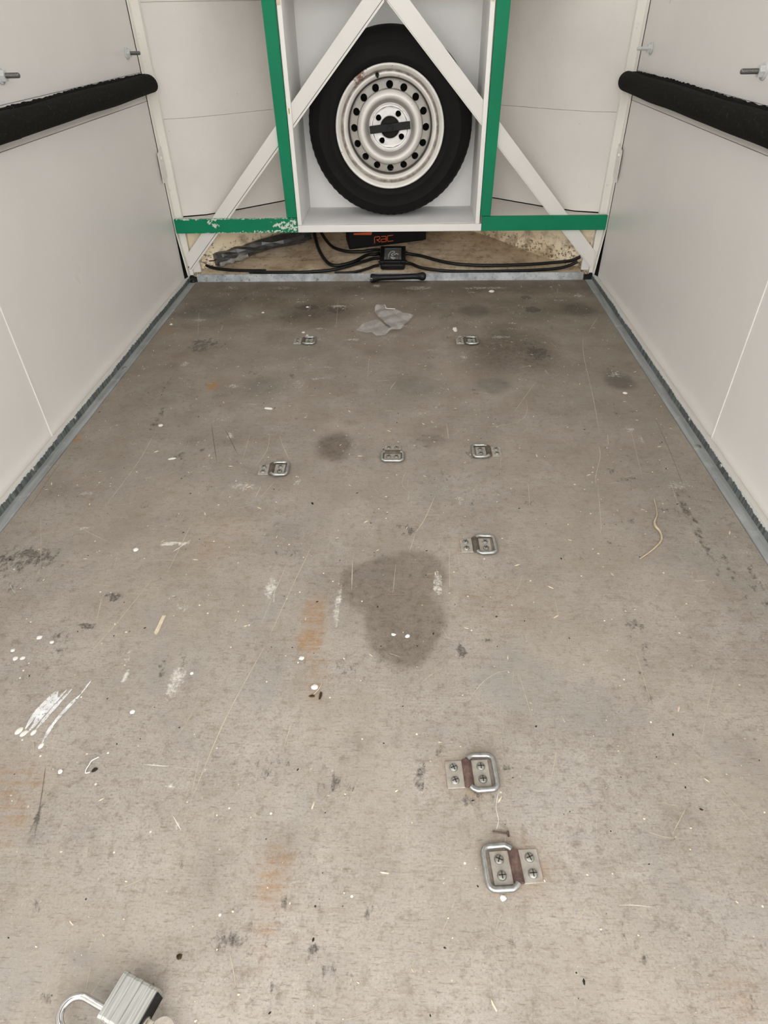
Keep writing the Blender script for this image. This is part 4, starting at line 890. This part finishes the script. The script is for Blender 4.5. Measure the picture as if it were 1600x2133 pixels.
wb = MB().revolve([(.0022,0),(.0042,.0002),(.0044,.0010),(.0022,.0012)], 18, 'Z', closed=True); bit('small_washer', 'tiny steel washer on the mid floor right of centre', 'washer', .2051, 1.0057, wb, 'zinc')
bit('white_pebble', 'white pebble behind the far right lashing ring', 'pebble', .2191, 1.8842, flake(.0068, .0125, .006, 10, .2), 'flake')
bit('white_chip', 'white chip lying close to the front threshold', 'chip', .3659, 2.2263, flake(.0105, .0110, .003, 9), 'flake')
bit('paper_scrap', 'torn white paper scrap on the far left floor', 'scrap', -.2766, 1.3927, flake(.0120, .0052, .0012, 10, -.2), 'flake')
bit('paper_scrap', 'torn white paper scrap left of the leftmost mid floor lashing ring', 'scrap', -.4558, 1.1634, flake(.0095, .0040, .001, 9, .25), 'flake')
bit('white_chip', 'white chip in the grey stain by the right wall', 'chip', .633, 1.4752, flake(.0062, .0060, .0016, 8, -.2), 'flake')
bit('paint_flake', 'white blob beside the nearest lashing ring, on its near side', 'flake', .1858, .2847, flake(.0036, .0034, .0012, 10), 'flake')
bit('paint_flake', 'white chip inside the big wet stain, left of two', 'flake', .0545, .6637, flake(.0042, .0034, .001, 8), 'flake')
bit('paint_flake', 'white chip inside the big wet stain, right of two', 'flake', .0765, .6605, flake(.0034, .0048, .001, 8, -.7), 'flake')
bit('paint_flake', 'white chip right of the long white paint smears', 'flake', -.3177, .5135, flake(.0042, .0042, .001, 7), 'flake')
bit('paint_flake', 'pink white crumb left of the curled white thread', 'flake', -.3825, .4216, flake(.0034, .0038, .002, 9), 'flake')
bit('paint_flake', 'white crumb above and right of the long white paint smears', 'flake', -.2499, .5819, flake(.0030, .0030, .001, 8), 'flake')
for x, y, r_, l in ((-.5173,.6468,.0045,'left floor crumb, farthest of a white cluster'),(-.4924,.6374,.0035,'left floor crumb, rightmost of a white cluster'),(-.5473,.6199,.0038,'left floor crumb, leftmost of a white cluster'),(-.5355,.6042,.0042,'left floor crumb, nearer one of a white cluster'),(-.5245,.6053,.0042,'left floor crumb, nearest right one of a white cluster')):
    bit('paint_flake', 'white '+l, 'flake', x, y, flake(r_, r_, .001, 9), 'flake')
for x, y, l in ((-.2680,2.083,'white chip in the dark patch at the far left'),(-.6903,1.9377,'white chip beside the left metal angle'),(-.527,1.3094,'white chip on the left floor near the wall joint'),(-.2525,1.870,'white crumb behind the far left ring, middle one'),(-.2375,1.845,'white crumb behind the far left ring, near right one'),(-.4327,.8593,'white crumb on the left floor beyond the splinter'),(-.41,2.035,'white crumb in the far left grey stain')):
    bit('paint_flake', l, 'flake', x, y, flake(.0055, .0065, .0016, 8), 'flake')

# uncountable chaff and crumbs
b = MB()
for i in range(900):
    y = .16+2.15*random.random()**1.1; x = random.uniform(-.705, .705); r_ = random.choice([.0006,.0008,.001,.0013,.0018])
    a = random.random()*6.28; e = random.choice([1,1,1.5,3.5]); q = []
    for k in range(5):
        u = a+2*math.pi*k/5; px, py = r_*e*math.cos(u-a), r_*math.sin(u-a)*.8
        q.append((x+px*math.cos(a)-py*math.sin(a), y+px*math.sin(a)+py*math.cos(a), .0003))
    b.add(q+[(x, y, .0003+r_*.7)], [(k, (k+1) % 5, 5) for k in range(5)]+[(4,3,2,1,0)])
tag(obj('chaff', b, MAT['crumb']), 'fine pale chaff and crumbs scattered over the plywood floor', 'chaff', kind='stuff')
b = MB()
for i in range(260):
    y = .16+2.15*random.random(); x = random.uniform(-.705, .705); r_ = random.choice([.0006,.0009,.0012,.0018]); a = random.random()*6.28; q = []
    for k in range(5):
        u = 2*math.pi*k/5; px, py = r_*random.choice([1,1.4,2])*math.cos(u), r_*math.sin(u)*.8
        q.append((x+px*math.cos(a)-py*math.sin(a), y+px*math.sin(a)+py*math.cos(a), .0003))
    b.add(q+[(x, y, .0003+r_*.6)], [(k, (k+1) % 5, 5) for k in range(5)]+[(4,3,2,1,0)])
tag(obj('grit', b, MAT['leaf_dark']), 'fine dark grit scattered over the plywood floor', 'grit', kind='stuff')
